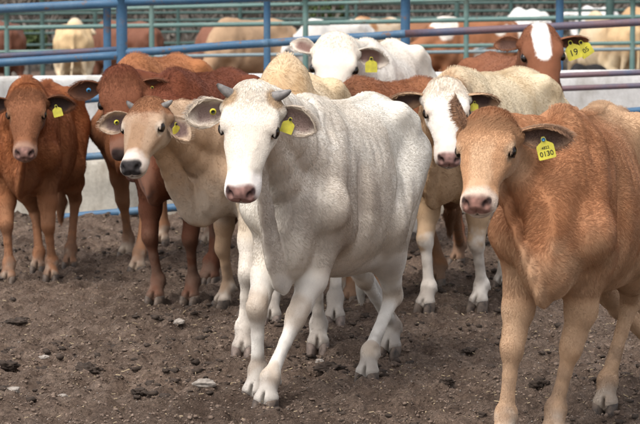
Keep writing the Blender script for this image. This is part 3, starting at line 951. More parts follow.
    for key, dv in dfl.items():
        sg = 1 if key[1] == 'l' else -1
        v = feet.get(key)
        if v is None: t = np.array(dv) * s
        elif len(v) == 2: t = loc(ground(*v))
        elif v[2] == 'loc': t = np.array([v[0] * s, v[1] * s, 0.0])
        else:
            t = loc(at(v[0], v[1], v[2]))
        hoof_at[key] = t
        if key[0] == 'f':
            E = np.array([.36, sg * .145 * wide, .665]) * s + np.array([.10, 0, 0]) * np.clip(t[0] - .42 * s, -.3, .4)
            fet = t + np.array([-.045, 0, .125]) * s
            K = ik(E, fet, .315 * s * legk, .245 * s * legk, (1, 0, 0))
            fd.cone(E + np.array([.03, -.01 * sg, .05]) * s, K + (E - K) * .42, .084 * s, .054 * s, 0.04)
            fd.cone(K + (E - K) * .42, K + (E - K) * .12, .054 * s, .041 * s, 0.03)
            fd.cone(K + (E - K) * .13, K + (fet - K) * .10, .040 * s, .039 * s, 0.02)
            fd.ell(K + np.array([.014, 0, 0]) * s, np.array([.035, .043, .046]) * s, 0.012)
            fd.chain([K + (fet - K) * .08, K + (fet - K) * .45, fet], np.array([.035, .0235, .029]) * s, 0.015)
            fd.chain([K + np.array([-.026, 0, -.035]) * s, fet + np.array([-.024, 0, .03]) * s], np.array([.017, .015]) * s, 0.010)
            pz = .0
        else:
            hip = np.array([-.52, sg * .145 * wide, .93]) * s
            dx = np.clip((t[0] + .60 * s) * .35, -.12, .15)
            stf = np.array([-.30 * s + dx, sg * .195 * s * wide, .66 * s])
            fet = t + np.array([-.045, 0, .13]) * s
            K = ik(stf, fet, .40 * s, .34 * s, (-1, 0, 0.1))
            fd.cone(hip, stf + (hip - stf) * .1, .14 * s, .10 * s, 0.05)
            fd.cone(np.array([-.70, sg * .12, .93]) * s, stf + (K - stf) * .42, .088 * s, .075 * s, 0.045)
            fd.cone(stf, stf + (K - stf) * .55, .095 * s, .058 * s, 0.045)
            fd.cone(stf + (K - stf) * .5, K, .060 * s, .038 * s, 0.03)
            fd.cone(np.array([-.74, sg * .10, .88]) * s, K + np.array([-.03, 0, .05]) * s, .06 * s, .020 * s, 0.045)
            fd.ell(K + np.array([-.010, 0, 0]) * s, np.array([.045, .036, .052]) * s, 0.02)
            fd.chain([K, K + (fet - K) * .4, fet], np.array([.038, .0245, .030]) * s, 0.015)
            fd.chain([K + np.array([-.038, 0, .03]) * s, fet + np.array([-.026, 0, .03]) * s], np.array([.018, .015]) * s, 0.010)
        fd.ell(fet + np.array([-.004, 0, -.003]) * s, np.array([.038, .039, .038]) * s, 0.02)
        fd.cone(fet, t + np.array([-.005, 0, .056]) * s, .034 * s, .040 * s, 0.02)
        fd.ell(t + np.array([-.002, 0, .050]) * s, np.array([.050, .048, .026]) * s, 0.02)
        fd.ell(t + np.array([.035, 0, .052]) * s, np.array([.03, .006, .03]) * s, 0.012, None, 's')
        for q in (-1, 1):
            fd.ell(fet + np.array([-.045, q * .02, -.02]) * s, np.array([.014, .012, .018]) * s, 0.012)
        joints[key] = (K, fet)
    # ---- tail
    tp = [(-.76, 0, 1.10), (-.82, 0, 1.03), (-.835, 0, .85), (-.83, .01, .62), (-.82, .02, .5)]
    if tail: tp = tail
    tp = np.array(tp) * s
    if tailpx: tp = np.array([tp[0]] + [loc(at(*q)) for q in tailpx])
    fd.chain(tp, np.linspace(.038, .016, len(tp)) * s, 0.03)
    sw = tp[-1]
    fd.cone(sw, sw + np.array([0, 0, -.10]) * s, .022 * s, .034 * s, 0.02)
    fd.cone(sw + np.array([0, 0, -.10]) * s, sw + np.array([0, 0, -.22]) * s, .034 * s, .014 * s, 0.02)
    hb = np.array([hp(f_, y_, u_) for f_ in (.10, .52) for y_ in (-.13, .13) for u_ in (-.17, .03)])
    V, F = fd.mesh(res, (hb.min(0), hb.max(0)) if res < .0115 else None)
    nb = len(V)
    nk_ = sstep(.25, .5, V[:, 0] / s) * sstep(.5, .62, V[:, 2] / s) * np.clip(np.linalg.norm(V - hp(.2, 0, -.1), axis=1) * 4 - .8, 0, 1)
    V = V + vnormals(V, F) * (nk_ * (np.abs(fbm(V * [1, 1, .22], 16.0, 8, 2) - .5) * -.016 + .002))[:, None]
    rb_ = sstep(.22, .1, V[:, 0] / s) * sstep(-.42, -.25, V[:, 0] / s) * sstep(.6, .72, V[:, 2] / s) * sstep(1.1, .98, V[:, 2] / s)
    V = V + vnormals(V, F) * (rb_ * .0022 * np.sin(V[:, 0] / s * 70 + V[:, 2] / s * 24 + 3 * fbm(V, 4.0, 6, 2)) * sstep(.40, .65, fbm(V, 5.0, 21, 2)))[:, None]
    V = V + vnormals(V, F) * ((fbm(V, 9.0, 3, 2) - .5) * .010 * np.clip((V[:, 2] - .35) * 3, 0.15, 1) * np.clip(np.linalg.norm(V - hp(.2, 0, -.1), axis=1) * 4 - .6, .12, 1))[:, None]
    # ---- ears joined to the same skin
    ears = ears or {}
    earinfo = {}
    parts_V, parts_F = [V], [F]
    e_in, e_t, e_a = [np.zeros(nb)], [np.zeros(nb)], [np.zeros(nb)]
    isear = [np.zeros(nb)]
    L2W = W2L.T
    for key, sg in (('l', 1), ('r', -1)):
        e = ears.get(key, {})
        if e is None: continue
        dirh = np.array(e.get('dir', (.06, 1.0, -.10)), float) * [1, sg, 1]
        opn = np.array(e.get('open', (.35, .0, .95)), float) * [1, sg, 1]
        if 'wdir' in e:                                  # direction given in picture axes: right, up, towards the camera
            a, b, c = e['wdir']; E = W2L @ np.array([a, -c, b])
        else: E = HR @ dirh
        if 'wopen' in e:
            a, b, c = e['wopen']; O = W2L @ np.array([a, -c, b])
        else: O = HR @ opn
        L, Wd = e.get('L', .215) * hs, e.get('W', .125) * hs
        B = hp(.062, sg * .096, -.080)
        n_, m_ = (16, 12) if res < 0.02 else (7, 6)
        ev, ef, ei, et, ea = ear_mesh(B, unit(E), O, L, Wd, e.get('droop', .12), e.get('curl', .42), n_, m_)
        parts_F.append(ef + sum(len(q) for q in parts_V)); parts_V.append(ev)
        e_in.append(ei); e_t.append(et); e_a.append(ea); isear.append(np.full(len(ev), 1.0))
        E = unit(E); O = unit(O - E * (O @ E))
        earinfo[key] = (B, E, O, L, Wd, e.get('droop', .12))
    lidn = 0
    lidrim = []
    if eyes and res < .0115:
        for sg in (-1, 1):
            ec = np.array([.180, sg * .1105, -.0475]); er = np.array([.0303, .0210, .0240])
            for top in (1, -1):
                m1, m2 = 14, 6
                pv = []
                for i in range(m1 + 1):
                    tf_ = -.95 + 1.85 * i / m1
                    cx = math.sqrt(max(1 - min(abs(tf_), 1) ** 2, .02))
                    e0 = math.radians((66 if top == 1 else 64) * (1 - .35 * tf_ ** 2) - 4)
                    for j in range(m2 + 1):
                        ph = e0 + (math.radians(105) - e0) * j / m2
                        k_ = .98 if j == 0 else 1.04 + (.03 if j < 3 else -.10 * (j - 2) / 3)
                        q = np.array([tf_ * er[0], sg * er[1] * math.cos(ph) * max(cx, .25) * k_, top * er[2] * math.sin(ph) * max(cx, .3) * k_])
                        pv.append(hp(*(ec + q))); lidrim.append((1.0 if j < 2 else (.6 if j < 3 else 0.0)) if top == 1 else (.9 if j < 2 else .5))
                pv = np.array(pv); k_ = m2 + 1
                pf = np.array([(i * k_ + j, i * k_ + j + 1, (i + 1) * k_ + j + 1, (i + 1) * k_ + j) for i in range(m1) for j in range(m2)])
                if sg * top < 0: pf = pf[:, ::-1]
                parts_F.append(pf + sum(len(q) for q in parts_V)); parts_V.append(pv); lidn += len(pv)
                for L_ in (e_in, e_t, e_a, isear): L_.append(np.zeros(len(pv)))
    V = np.concatenate(parts_V); F = np.concatenate(parts_F)
    e_in, e_t, e_a, isear = map(np.concatenate, (e_in, e_t, e_a, isear))
    N = vnormals(V, F)
    # ---- colouring (pigment only)
    hc = ((V - ho) @ HR) / hsv_
    inhead = sstep(-.10, -.02, hc[:, 0]) * sstep(-.32, -.20, hc[:, 2]) * (hc[:, 2] < .10) * sstep(.19, .13, np.abs(hc[:, 1])) * (1 - isear)
    ctx = dict(P=V / s, hc=hc, head=inhead, ear=isear, ein=e_in, et=e_t, ea=e_a, N=N, joints=joints, s=s, hoof=hoof_at, rim=np.concatenate([np.zeros(len(V) - len(lidrim)), lidrim]), switch=sw / s + np.array([0, 0, -.12]))
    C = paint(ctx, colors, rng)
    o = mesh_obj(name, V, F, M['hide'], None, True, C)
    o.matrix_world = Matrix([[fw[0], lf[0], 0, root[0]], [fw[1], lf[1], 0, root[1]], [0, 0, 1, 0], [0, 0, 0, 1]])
    tag(o, label, cat, group)
    # ---- hair coat
    if hair:
        coat(o, V, F, N, C, ctx, HR, hair, hairlen, s, rng, hairwidth, polllen, swirl, sleek)
    # ---- parts
    def sub(nm, Vp, Fp, mat, par=o, smooth=True):
        return mesh_obj(nm, Vp, Fp, mat, par, smooth)
    if eyes:
        for sg in (-1, 1):
            n1, n2 = 12, 8
            Ve = []
            for i in range(n2 + 1):
                th = math.pi * i / n2
                for k in range(n1):
                    ph = 2 * math.pi * k / n1
                    Ve.append((math.sin(th) * math.cos(ph), math.cos(th), math.sin(th) * math.sin(ph)))
            Ve = np.array(Ve) * np.array([.0285, .0198, .0230]) * hs
            Fe = [(i * n1 + k, i * n1 + (k + 1) % n1, (i + 1) * n1 + (k + 1) % n1, (i + 1) * n1 + k) for i in range(n2) for k in range(n1)]
            sub('eye', Ve @ HR.T + hp(.180, sg * .1105, -.0475), Fe, M['eye'])
    if hooves:
        for key, t in hoof_at.items():
            hv, hf = hoof_mesh(0.0, s * .98)
            sub('hoof', hv + t + np.array([.012, 0, .0]) * s, hf, M[hooves])
    for key, hn in (horns or {}).items():
        sg = 1 if key == 'l' else -1
        d0 = HR @ (np.array(hn.get('dir', (-.35, 1, .05))) * [1, sg, 1])
        if 'wdir' in hn:
            a, b, c = hn['wdir']; d0 = W2L @ np.array([a, -c, b])
        L = hn.get('L', .09); d0 = unit(d0)
        bend = HR @ np.array([-1.0, 0, .3])
        b0 = hp(.020, sg * .100, -.030) - d0 * .02
        pts = [b0 + d0 * L * t + bend * L * .22 * t * t for t in np.linspace(0, 1.2, 8)]
        rr = hn.get('r', .026) * np.array([1.12, 1.06, 1.0, .92, .82, .70, .54, .24])
        tv, tf = tube(pts, rr, 12)
        sub('horn', tv, tf, M['horn'])
    for tg in tags:
        key = tg['ear']
        B, E, O, L, Wd, dr = earinfo[key]
        t, a = tg.get('t', .5), tg.get('a', 0)
        A = np.cross(O, E)
        pos = B + E * L * t + A * Wd * .5 * a - np.array([0, 0, 1.0]) * dr * L * t * t + O * tg.get('off', .012)
        if tg.get('kind', 'flag') == 'flag':
            if 'wn' in tg:
                x, y, z = tg['wn']; nrm = W2L @ np.array([x, -z, y])
            else: nrm = O
            r = math.radians(tg.get('rot', 0))
            right = unit(np.cross(up, nrm)); upv = np.cross(nrm, right); upv = unit(upv)
            upv = upv * math.cos(r) + right * math.sin(r)
            R = frame_of(nrm, upv)
            k = tg.get('k', 1.0)
            pv, pf = plate(FLAG, .003)
            pv = pv * k
            ot = sub('ear_tag', pv @ R.T + pos, pf, M['tag_yellow'], o, False)
            pin = [pos + R[:, 2] * .002, pos + R[:, 2] * .008]
            tv, tf = tube(pin, [.009 * k, .006 * k], 10)
            sub('pin', tv, tf, M[tg.get('pin', 'tag_ink')], ot)
            for txt, size, dy in tg.get('text', ()):
                xv, xf = text_mesh(txt, size * k)
                sub('digits', (xv + np.array([0, dy * k, .0024])) @ R.T + pos, xf, M['tag_ink'], ot, False)
        else:
            pin = [pos, pos + O * .007, pos + O * .0095]
            tv, tf = tube(pin, [.0125, .0125, .008], 14)
            ot = sub('ear_button', tv, tf, M[tg.get('mat', 'tag_yellow')])
            tv, tf = tube([pos + O * .008, pos + O * .012], [.006, .005], 10)
            sub('pin', tv, tf, M['tag_ink'], ot)
    return o

def paint(c, col, rng):
    P, hc, hd, ear = c['P'], c['hc'], c['head'], c['ear']
    seed = int(rng.integers(1000))
    n_lo, n_hi = fbm(P, 3.0, seed, 3), fbm(P, 16.0, seed + 50, 3)
    jit = (n_hi - .5)
    base = np.tile(np.array(col['base'], float), (len(P), 1))
    if 'base2' in col: base = mix(base, col['base2'], sstep(*col.get('b2', (.42, .62)), n_lo + .25 * jit))
    if 'patch' in col: base = mix(base, col['patch'], sstep(*col.get('pth', (.52, .58)), fbm(P, col.get('psc', 2.0), seed + 9, 3)))
    if 'neck' in col: base = mix(base, col['neck'], sstep(.30, .60, P[:, 0] + .2 * jit) * (1 - ear))
    if 'flank' in col: base = mix(base, col['flank'], sstep(.05, -.35, P[:, 0] + .15 * jit) * sstep(.62, .85, P[:, 2] + .2 * jit) * (1 - hd))
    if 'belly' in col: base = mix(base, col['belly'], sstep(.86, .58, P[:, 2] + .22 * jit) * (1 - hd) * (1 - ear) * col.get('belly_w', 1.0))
    leg = sstep(.56, .46, P[:, 2] + .08 * jit)
    if 'leg' in col: base = mix(base, col['leg'], leg * (1 - hd) * (1 - ear))
    if 'sock' in col: base = mix(base, col['sock'], sstep(col.get('sock_h', .2) + .05, col.get('sock_h', .2) - .05, P[:, 2] + .25 * jit) * (1 - hd) * (1 - ear))
    if 'joint' in col:
        for k, (K, ft) in c['joints'].items():
            for J, rr in ((K, .075), (ft, .055)):
                d = np.linalg.norm((P - J / c['s']) * [1, 1, .8], axis=1)
                base = mix(base, col['joint'], sstep(rr * 1.2, rr * .5, d + .05 * jit) * .75 * (P[:, 0] > J[0] / c['s'] - .012))
    f, y, u = hc.T
    if 'face' in col: base = mix(base, col['face'], hd * sstep(-.03, .05, f + .1 * jit))
    if 'poll' in col: base = mix(base, col['poll'], hd * sstep(.20, .09, f + .16 * jit + .5 * np.abs(y)) * sstep(-.13, -.05, u))
    if 'bridge' in col: base = mix(base, col['bridge'], hd * sstep(.12, .22, f + .1 * jit) * sstep(.062, .03, np.abs(y) + .03 * jit) * sstep(-.07, -.03, u))
    if 'jaw' in col: base = mix(base, col['jaw'], hd * sstep(-.07, -.15, u + .08 * jit) * sstep(-.02, .14, f + .1 * jit) * .7)
    if 'blaze' in col:
        w = np.interp(f, [-.05, 0, .06, .12, .20, .24], [.035, .048, .052, .045, .044, .012])
        base = mix(base, col['blaze'], hd * sstep(.008, -.004, np.abs(y) - w + .03 * jit) * sstep(.245, .225, f + .03 * jit) * sstep(-.08, -.05, u))
    if 'hornbase' in col:
        for sg in (-1, 1):
            d = np.linalg.norm(hc - np.array([.035, sg * .095, -.03]), axis=1)
            base = mix(base, col['hornbase'], sstep(.062, .03, d + .04 * jit) * hd)
    if 'eyering' in col:
        for sg in (-1, 1):
            d = np.linalg.norm((hc - np.array([.178, sg * .108, -.048])) * [.8, 1, 1], axis=1)
            base = mix(base, col['eyering'], sstep(.052, .026, d + .02 * jit) * hd * col.get('eyering_w', .8))
    for sg in (-1, 1):                                   # bare dark lid rim
        d = np.linalg.norm((hc - np.array([.180, sg * .110, -.048])) * [.8, 1, 1.1], axis=1)
        base = mix(base, col.get('lid', (.05, .035, .03)), sstep(.029, .021, d) * hd)
    base = mix(base, col.get('lid', (.045, .032, .027)), c['rim'])
    ring = col.get('muzzle')
    if ring: base = mix(base, ring, hd * sstep(*col.get('mz', (.36, .41)), f + .06 * jit) * .85)
    nz = col.get('nose', (.30, .16, .13))
    nose = hd * sstep(.434, .462, f + .03 * jit) * sstep(-.113, -.098, u + .02 * jit) * sstep(.070, .050, np.abs(y) + .01 * jit)
    mott = .8 + .5 * (fbm(P, 60.0, seed + 4, 2) - .5) * 2
    base = mix(base, nz, nose)
    base = base * (1 - nose * (1 - mott))[:, None]
    base = mix(base, np.array(nz) * .35, nose * sstep(.034, .018, np.abs(np.abs(y) - .046)) * sstep(-.095, -.06, u) * .75)
    lip = hd * sstep(.38, .42, f) * sstep(.011, .005, np.abs(u + .124)) 
    base = mix(base, col.get('lip', (.10, .06, .05)), lip * .8)
    for sg in (-1, 1):
        d = np.minimum(np.linalg.norm((hc - np.array([.487, sg * .042, -.058])) * [.6, 1, 1], axis=1), np.linalg.norm((hc - np.array([.473, sg * .058, -.052])) * [.6, 1, 1], axis=1))
        base = mix(base, np.array(col.get('nostril', (.035, .02, .018))), sstep(.019, .012, d) * hd)
    c['bare'] = np.clip(nose + lip, 0, 1)
    if ear.any():
        m = ear > 0
        eo = np.array(col.get('ear', col['base']), float); ei = np.array(col.get('ear_in', (.16, .09, .075)), float)
        te, ae = c['et'][m], np.abs(c['ea'][m])
        outer = np.tile(eo, (m.sum(), 1))
        if 'ear_tip' in col: outer = mix(outer, col['ear_tip'], sstep(.6, .95, te))
        inner = np.tile(ei, (m.sum(), 1))
        inner = mix(inner, col.get('ear_fringe', eo), np.clip(sstep(.35, .95, ae + .9 * jit[m]) + sstep(.7, 1.0, te + .5 * jit[m]), 0, 1))
        w = c['ein'][m]
        base[m] = outer * (1 - w)[:, None] + inner * w[:, None]
    v = 1 + col.get('var', .16) * (n_lo - .5) * 2 + .14 * jit
    dn = fbm(P, 5.0, seed + 30, 4)
    base = mix(base, (.22, .16, .12), sstep(.48, .70, dn) * col.get('dirt', .10) * (1 - hd) * (1 - ear) * sstep(1.15, .75, P[:, 2]))
    dl = fbm(P, 13.0, seed + 33, 3)
    base = mix(base, (.13, .095, .072), sstep(.40, .68, dl + .25 * sstep(.22, .0, P[:, 2])) * .5 * sstep(.5, .12, P[:, 2]) * (1 - hd))
    return np.clip(base * v[:, None], 0.004, .85)

def coat(o, V, F, N, C, c, HR, n, ln, s, rng, hw=1.0, pl=1.0, swirl=1.5, sleek=0.0):
    tri = np.concatenate([F[:, [0, 1, 2]], F[:, [0, 2, 3]]])
    a = V[tri[:, 1]] - V[tri[:, 0]]; b = V[tri[:, 2]] - V[tri[:, 0]]
    area = np.linalg.norm(np.cross(a, b), axis=1)
    P = V / s; hc = c['hc']; hd = c['head']; ear = c['ear']
    dens = 1 + 1.2 * hd + 1.0 * (P[:, 2] < .5)
    dens = np.where(ear > 0, 1.8, dens) * (1 - c['bare'])
    for sg in (-1, 1):
        d = np.linalg.norm((hc - np.array([.180, sg * .110, -.048])) * [.8, 1, 1.1], axis=1)
        dens = dens * np.where((d < .024) & (hd > .5), 0, 1)
    prob = np.cumsum(area * dens[tri].mean(1)); prob /= prob[-1]
    t = tri[np.searchsorted(prob, rng.random(n))]
    r1, r2 = np.sqrt(rng.random(n)), rng.random(n)
    w = np.stack([1 - r1, r1 * (1 - r2), r1 * r2], 1)
    ip = lambda A: (A[t] * (w[..., None] if A.ndim == 2 else w)).sum(1)
    p0, nn, cc = ip(V), ip(N), ip(C)
    nn /= np.linalg.norm(nn, axis=1)[:, None] + 1e-9
    q, hq, hh, er, rt, ra, rin = ip(P), ip(hc), ip(hd), ip(ear), ip(c['et']), ip(c['ea']), ip(c['ein'])
    D = np.tile(np.array([-1.0, 0, -.55]), (n, 1))
    legm = sstep(.62, .50, q[:, 2])
    D = D * (1 - legm)[:, None] + np.array([.05, 0, -1.0]) * legm[:, None]
    fd_ = HR @ np.array([.9, 0, .0])
    D = np.where((hh > .4)[:, None], fd_, D)
    side = np.sign(hq[:, 1])
    D = np.where((er > .5)[:, None], (HR @ np.array([0, 1.0, -.2]))[None] * side[:, None], D)
    sw = np.stack([fbm(q, 5.0, 71 + k, 2) - .5 for k in range(3)], 1)
    D = D + sw * swirl + rng.normal(0, .13 - .07 * sleek, (n, 3))
    D -= nn * (D * nn).sum(1)[:, None]
    D /= np.linalg.norm(D, axis=1)[:, None] + 1e-9
    L = np.full(n, .0068) * ln
    L = L * (1 + .9 * sleek)
    L = np.where(hh > .4, .0052 * ln, L)
    L = np.where(legm > .6, .0045 * ln, L)
    pw = sstep(.17, .0, hq[:, 0]) * sstep(-.11, -.05, hq[:, 2]) * (hh > .2)
    pollm = pw > .75
    L = L * (1 + pw * (1.1 * pl))
    ridge = (np.abs(q[:, 1]) < .03) & (q[:, 2] > 1.10) & (hh < .3) & (er < .5)
    L = np.where(ridge, .018 * ln, L)
    rim = (er > .5) & ((np.abs(ra) > .8) | (rin > .5))
    L = np.where(er > .5, np.where(rim, .020, .006), L)
    tailm = np.linalg.norm((q - c['switch']) * [1, 1, .45], axis=1) < .06
    L = np.where(tailm, .035, L)
    L *= rng.uniform(.55, 1.25, n)
    L = np.where((hh > .4) & (hq[:, 0] > .36), L * .55, L)
    lift = rng.uniform(.10 - .03 * sleek, .30 - .14 * sleek, n); lift = np.where(ridge | rim, lift + .4, lift) + pw * .35
    p1 = p0 + (D * .55 + nn * (lift * .75)[:, None]) * L[:, None]
    p2 = p0 + (D * 1.0 + nn * (lift * .8)[:, None] + np.array([0, 0, -.12])) * L[:, None]
    p0 = p0 - nn * .002
    pts = np.stack([p0, p1, p2], 1).astype(np.float32)
    hcv = bpy.data.hair_curves.new('coat')
    hcv.add_curves([3] * n)
    hcv.attributes['position'].data.foreach_set('vector', pts.ravel()) if 'position' in hcv.attributes else hcv.position_data.foreach_set('vector', pts.ravel())
    ra_ = hcv.attributes.get('radius') or hcv.attributes.new('radius', 'FLOAT', 'POINT')
    rr = (np.array([.00055, .00046, .00018])[None] * (1 - .3 * sleek) * rng.uniform(.7, 1.3, n)[:, None] * hw).astype(np.float32)
    ra_.data.foreach_set('value', rr.ravel())
    clump = fbm(q, 42.0, 5, 2)
    cv = cc * (1 + .30 * (clump - .5) + rng.normal(0, .06, n))[:, None]
    c4 = np.ones((n, 4), dtype=np.float32); c4[:, :3] = np.clip(cv, .004, .88)
    ca = hcv.attributes.new('coat', 'FLOAT_COLOR', 'CURVE')
    ca.data.foreach_set('color', c4.ravel())
    hcv.materials.append(M['coat'])
    ob = bpy.data.objects.new('coat', hcv)
    COL.objects.link(ob)
    ob.parent = o
    return ob
# ================================================================== the herd in the pen
G1 = 'cattle standing together in the near pen'
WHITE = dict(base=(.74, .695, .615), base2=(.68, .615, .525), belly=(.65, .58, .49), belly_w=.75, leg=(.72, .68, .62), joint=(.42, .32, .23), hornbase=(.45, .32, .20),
             eyering=(.45, .38, .33), eyering_w=.4, nose=(.36, .20, .17), nostril=(.05, .03, .03), muzzle=(.74, .70, .66), ear=(.55, .46, .36), ear_in=(.25, .175, .15), ear_fringe=(.62, .54, .45), var=.08, dirt=.4)
cow('cow', 'white young cow with short grey horns striding at the front of the herd', 'cow', (303, 398), 19, 1.0, wide=.84, belly=.05,
    head=(253, 88), hd=9.25, hy=6, pitch=61, roll=-4, hs=.89, res=.0075, colors=WHITE, hair=360000, hairwidth=1.1, swirl=.8, sleek=1.0, legk=1.07, hl=.96,
    tail=[(-.76, 0, 1.10), (-.80, -.03, 1.03), (-.80, -.10, .85), (-.79, -.13, .62), (-.78, -.14, .5)],
    feet={'fl': (266, 411), 'fr': (254, 402), 'hl': (367, 383), 'hr': (390, 356)},
    horns={'l': dict(wdir=(1, .10, .25), L=.060, r=.020), 'r': dict(wdir=(-1, .36, .25), L=.060, r=.020)},
    ears={'l': dict(wdir=(1, -.38, .1), wopen=(-.1, -.2, 1), L=.18), 'r': dict(wdir=(-1, -.12, .1), wopen=(.1, -.15, 1), L=.19)},
    tags=[dict(ear='l', t=.38, a=-.1, rot=20, wn=(.1, 0, 1), k=.62), dict(ear='r', kind='button', t=.4)], dewlap=1.1, group=G1)
TAN = dict(base=(.43, .215, .108), base2=(.375, .17, .08), flank=(.48, .31, .185), leg=(.48, .315, .195), sock=(.60, .50, .40), sock_h=.09, belly=(.47, .31, .19), belly_w=.7,
           face=(.42, .235, .125), bridge=(.47, .30, .18), mz=(.385, .425), muzzle=(.56, .46, .38), nose=(.27, .14, .11), eyering=(.50, .36, .24), ear=(.42, .24, .14), ear_in=(.12, .075, .06), ear_tip=(.2, .11, .07), ear_fringe=(.35, .22, .14), var=.16, jaw=(.46, .30, .19))
cow('cow', 'tan calf with pink nose at the right edge, nearest the camera', 'cow', (556, 446), 17, 1.0, wide=.84,
    head=(490, 114), hd=8.6, hy=17, pitch=44, roll=1, hs=.81, hl=.95, hwid=1.03, res=.0075, colors=TAN, hair=340000, hairwidth=1.1, sleek=.8, hairlen=1.45, polllen=1.6, swirl=2.4,
    feet={'fl': (553, 444), 'fr': (503, 450), 'hl': (605, 415), 'hr': (664, 392)},
    ears={'l': dict(wdir=(1, .08, .05), wopen=(.1, -.5, .9), L=.25, W=.125), 'r': dict(wdir=(-.35, .9, .05), wopen=(-.85, -.35, .1), L=.2, W=.12)},
    tags=[dict(ear='l', t=.5, a=-.1, rot=-14, wn=(-.1, .05, 1), k=.8, pin='tag_blue', text=[('0130', .030, -.062), ('4822', .017, -.036)])],
    tailpx=[(618, 118, 10.16), (632, 150, 10.24), (641, 200, 10.26), (640, 262, 10.25)], group=G1)
BROWN = dict(base=(.285, .098, .034), base2=(.225, .068, .022), belly=(.28, .115, .05), leg=(.32, .15, .075), sock=(.42, .32, .24), sock_h=.06, face=(.22, .088, .04), mz=(.38, .43), muzzle=(.34, .21, .15), nose=(.31, .17, .14),
             eyering=(.32, .17, .09), ear=(.16, .06, .028), ear_in=(.05, .03, .025), ear_fringe=(.14, .06, .03), var=.2)
cow('cow', 'chestnut brown calf facing forward at the left edge, yellow ear tag', 'cow', (27, 282), 3, .93, wide=.86,
    head=(27, 88), hd=13.55, hy=-2, pitch=50, hs=.88, hl=.96, hwid=.97, res=.010, colors=BROWN, hair=140000, hairlen=1.9, hairwidth=1.2,
    feet={'fl': (51, 282), 'fr': (8, 284), 'hl': (70, 269), 'hr': (38, 273)}, hump=.02,
    ears={'l': dict(wdir=(1, .05, .05), wopen=(0, -.4, 1), L=.2), 'r': dict(wdir=(-1, -.05, .05), wopen=(0, -.4, 1))},
    tags=[dict(ear='l', t=.42, a=-.2, rot=-15, wn=(0, .1, 1), k=.68)], group=G1)
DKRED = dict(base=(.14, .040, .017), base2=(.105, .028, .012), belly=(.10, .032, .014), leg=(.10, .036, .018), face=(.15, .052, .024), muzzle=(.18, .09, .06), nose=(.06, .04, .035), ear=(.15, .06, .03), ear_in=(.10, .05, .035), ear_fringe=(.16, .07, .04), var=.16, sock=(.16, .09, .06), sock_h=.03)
cow('cow', 'dark red cow with a blue ear button behind the fawn calf', 'cow', (172, 305), 18, 1.02,
    head=(119, 71), hd=12.95, hy=2, pitch=66, roll=4, hs=.93, res=.0117, colors=DKRED, hair=100000, hairlen=1.4, hairwidth=1.2,
    feet={'fl': (190, 305), 'fr': (155, 305), 'hl': (207, 285), 'hr': ( -.5, -.12, 'loc')},
    ears={'r': dict(wdir=(-1, -.02, .1), wopen=(.1, -.5, 1), L=.2), 'l': dict(wdir=(1, -.02, .0), wopen=(0, -.5, 1), L=.2)},
    tags=[dict(ear='r', kind='button', t=.42, mat='tag_blue'), dict(ear='l', t=.4, rot=10, wn=(0, 0, 1), k=.6)], group=G1)
ORANGE = dict(base=(.34, .135, .052), base2=(.27, .10, .038), leg=(.25, .12, .06), sock=(.48, .38, .29), sock_h=.10, ear=(.2, .09, .04), var=.18, neck=(.25, .10, .045))
cow('cow', 'rust brown cow whose back shows behind the dark red one', 'cow', (134, 264), 14, 1.05,
    head=(140, 104), hd=14.35, hy=10, pitch=65, hs=.9, res=.013, colors=ORANGE, hair=60000, hairlen=1.6, hairwidth=1.3,
    feet={'fl': (137, 275), 'fr': (126, 260)}, group=G1)
FAWN = dict(base=(.36, .24, .155), base2=(.32, .20, .12), belly=(.50, .42, .34), belly_w=.9, neck=(.42, .29, .19), leg=(.42, .28, .175), sock=(.55, .47, .39), sock_h=.12, face=(.335, .23, .155), poll=(.22, .098, .046), bridge=(.27, .165, .098), jaw=(.46, .38, .30),
            muzzle=(.56, .50, .45), nose=(.035, .03, .03), nostril=(.015, .012, .012), eyering=(.55, .47, .39), ear=(.38, .26, .17), ear_in=(.14, .09, .08), ear_fringe=(.50, .38, .28), var=.12)
cow('cow', 'fawn calf with tiny horns and black nose, head turned left', 'cow', (234, 313), 48, .90,
    head=(148, 100), hd=12.25, hy=23, pitch=42, roll=5, hs=.90, hl=.95, res=.009, colors=FAWN, hair=120000, hairwidth=1.2,
    feet={'fl': (248, 318), 'fr': (222, 308)}, dewlap=1.3,
    horns={'l': dict(wdir=(.9, .35, .2), L=.045, r=.017), 'r': dict(wdir=(-.8, .5, .2), L=.045, r=.017)},
    ears={'r': dict(wdir=(-1, -.12, .15), wopen=(.1, -.1, 1), L=.19), 'l': dict(wdir=(.75, -.55, .2), wopen=(.3, .1, .6), L=.17)},
    tags=[dict(ear='r', kind='button', t=.5), dict(ear='l', t=.4, rot=-6, wn=(.75, 0, .6), k=.7)], group=G1)
CREAM = dict(base=(.67, .55, .39), base2=(.60, .46, .30), flank=(.60, .46, .29), belly=(.62, .52, .40), leg=(.66, .60, .52), sock=(.66, .60, .53), sock_h=.25, neck=(.50, .33, .175), face=(.5, .36, .22), ear=(.45, .30, .18), ear_in=(.16, .10, .08), var=.1)
cow('cow', 'cream humped cow hidden behind the horned white one, hump and forelegs showing', 'cow', (285, 355), 4, 1.05,
    head=(290, 108), hd=10.72, hy=-6, pitch=58, hs=.86, res=.010, colors=CREAM, hair=100000, hairlen=1.5, hairwidth=1.2, hump=.055, hooves='hoof_pale',
    feet={'fl': (318, 353), 'fr': (243, 357)},
    ears={'l': dict(wdir=(1, .25, .0), wopen=(0, -.6, .8), L=.24), 'r': dict(wdir=(-1, -.4, .0), wopen=(0, -.3, 1))}, group=G1)
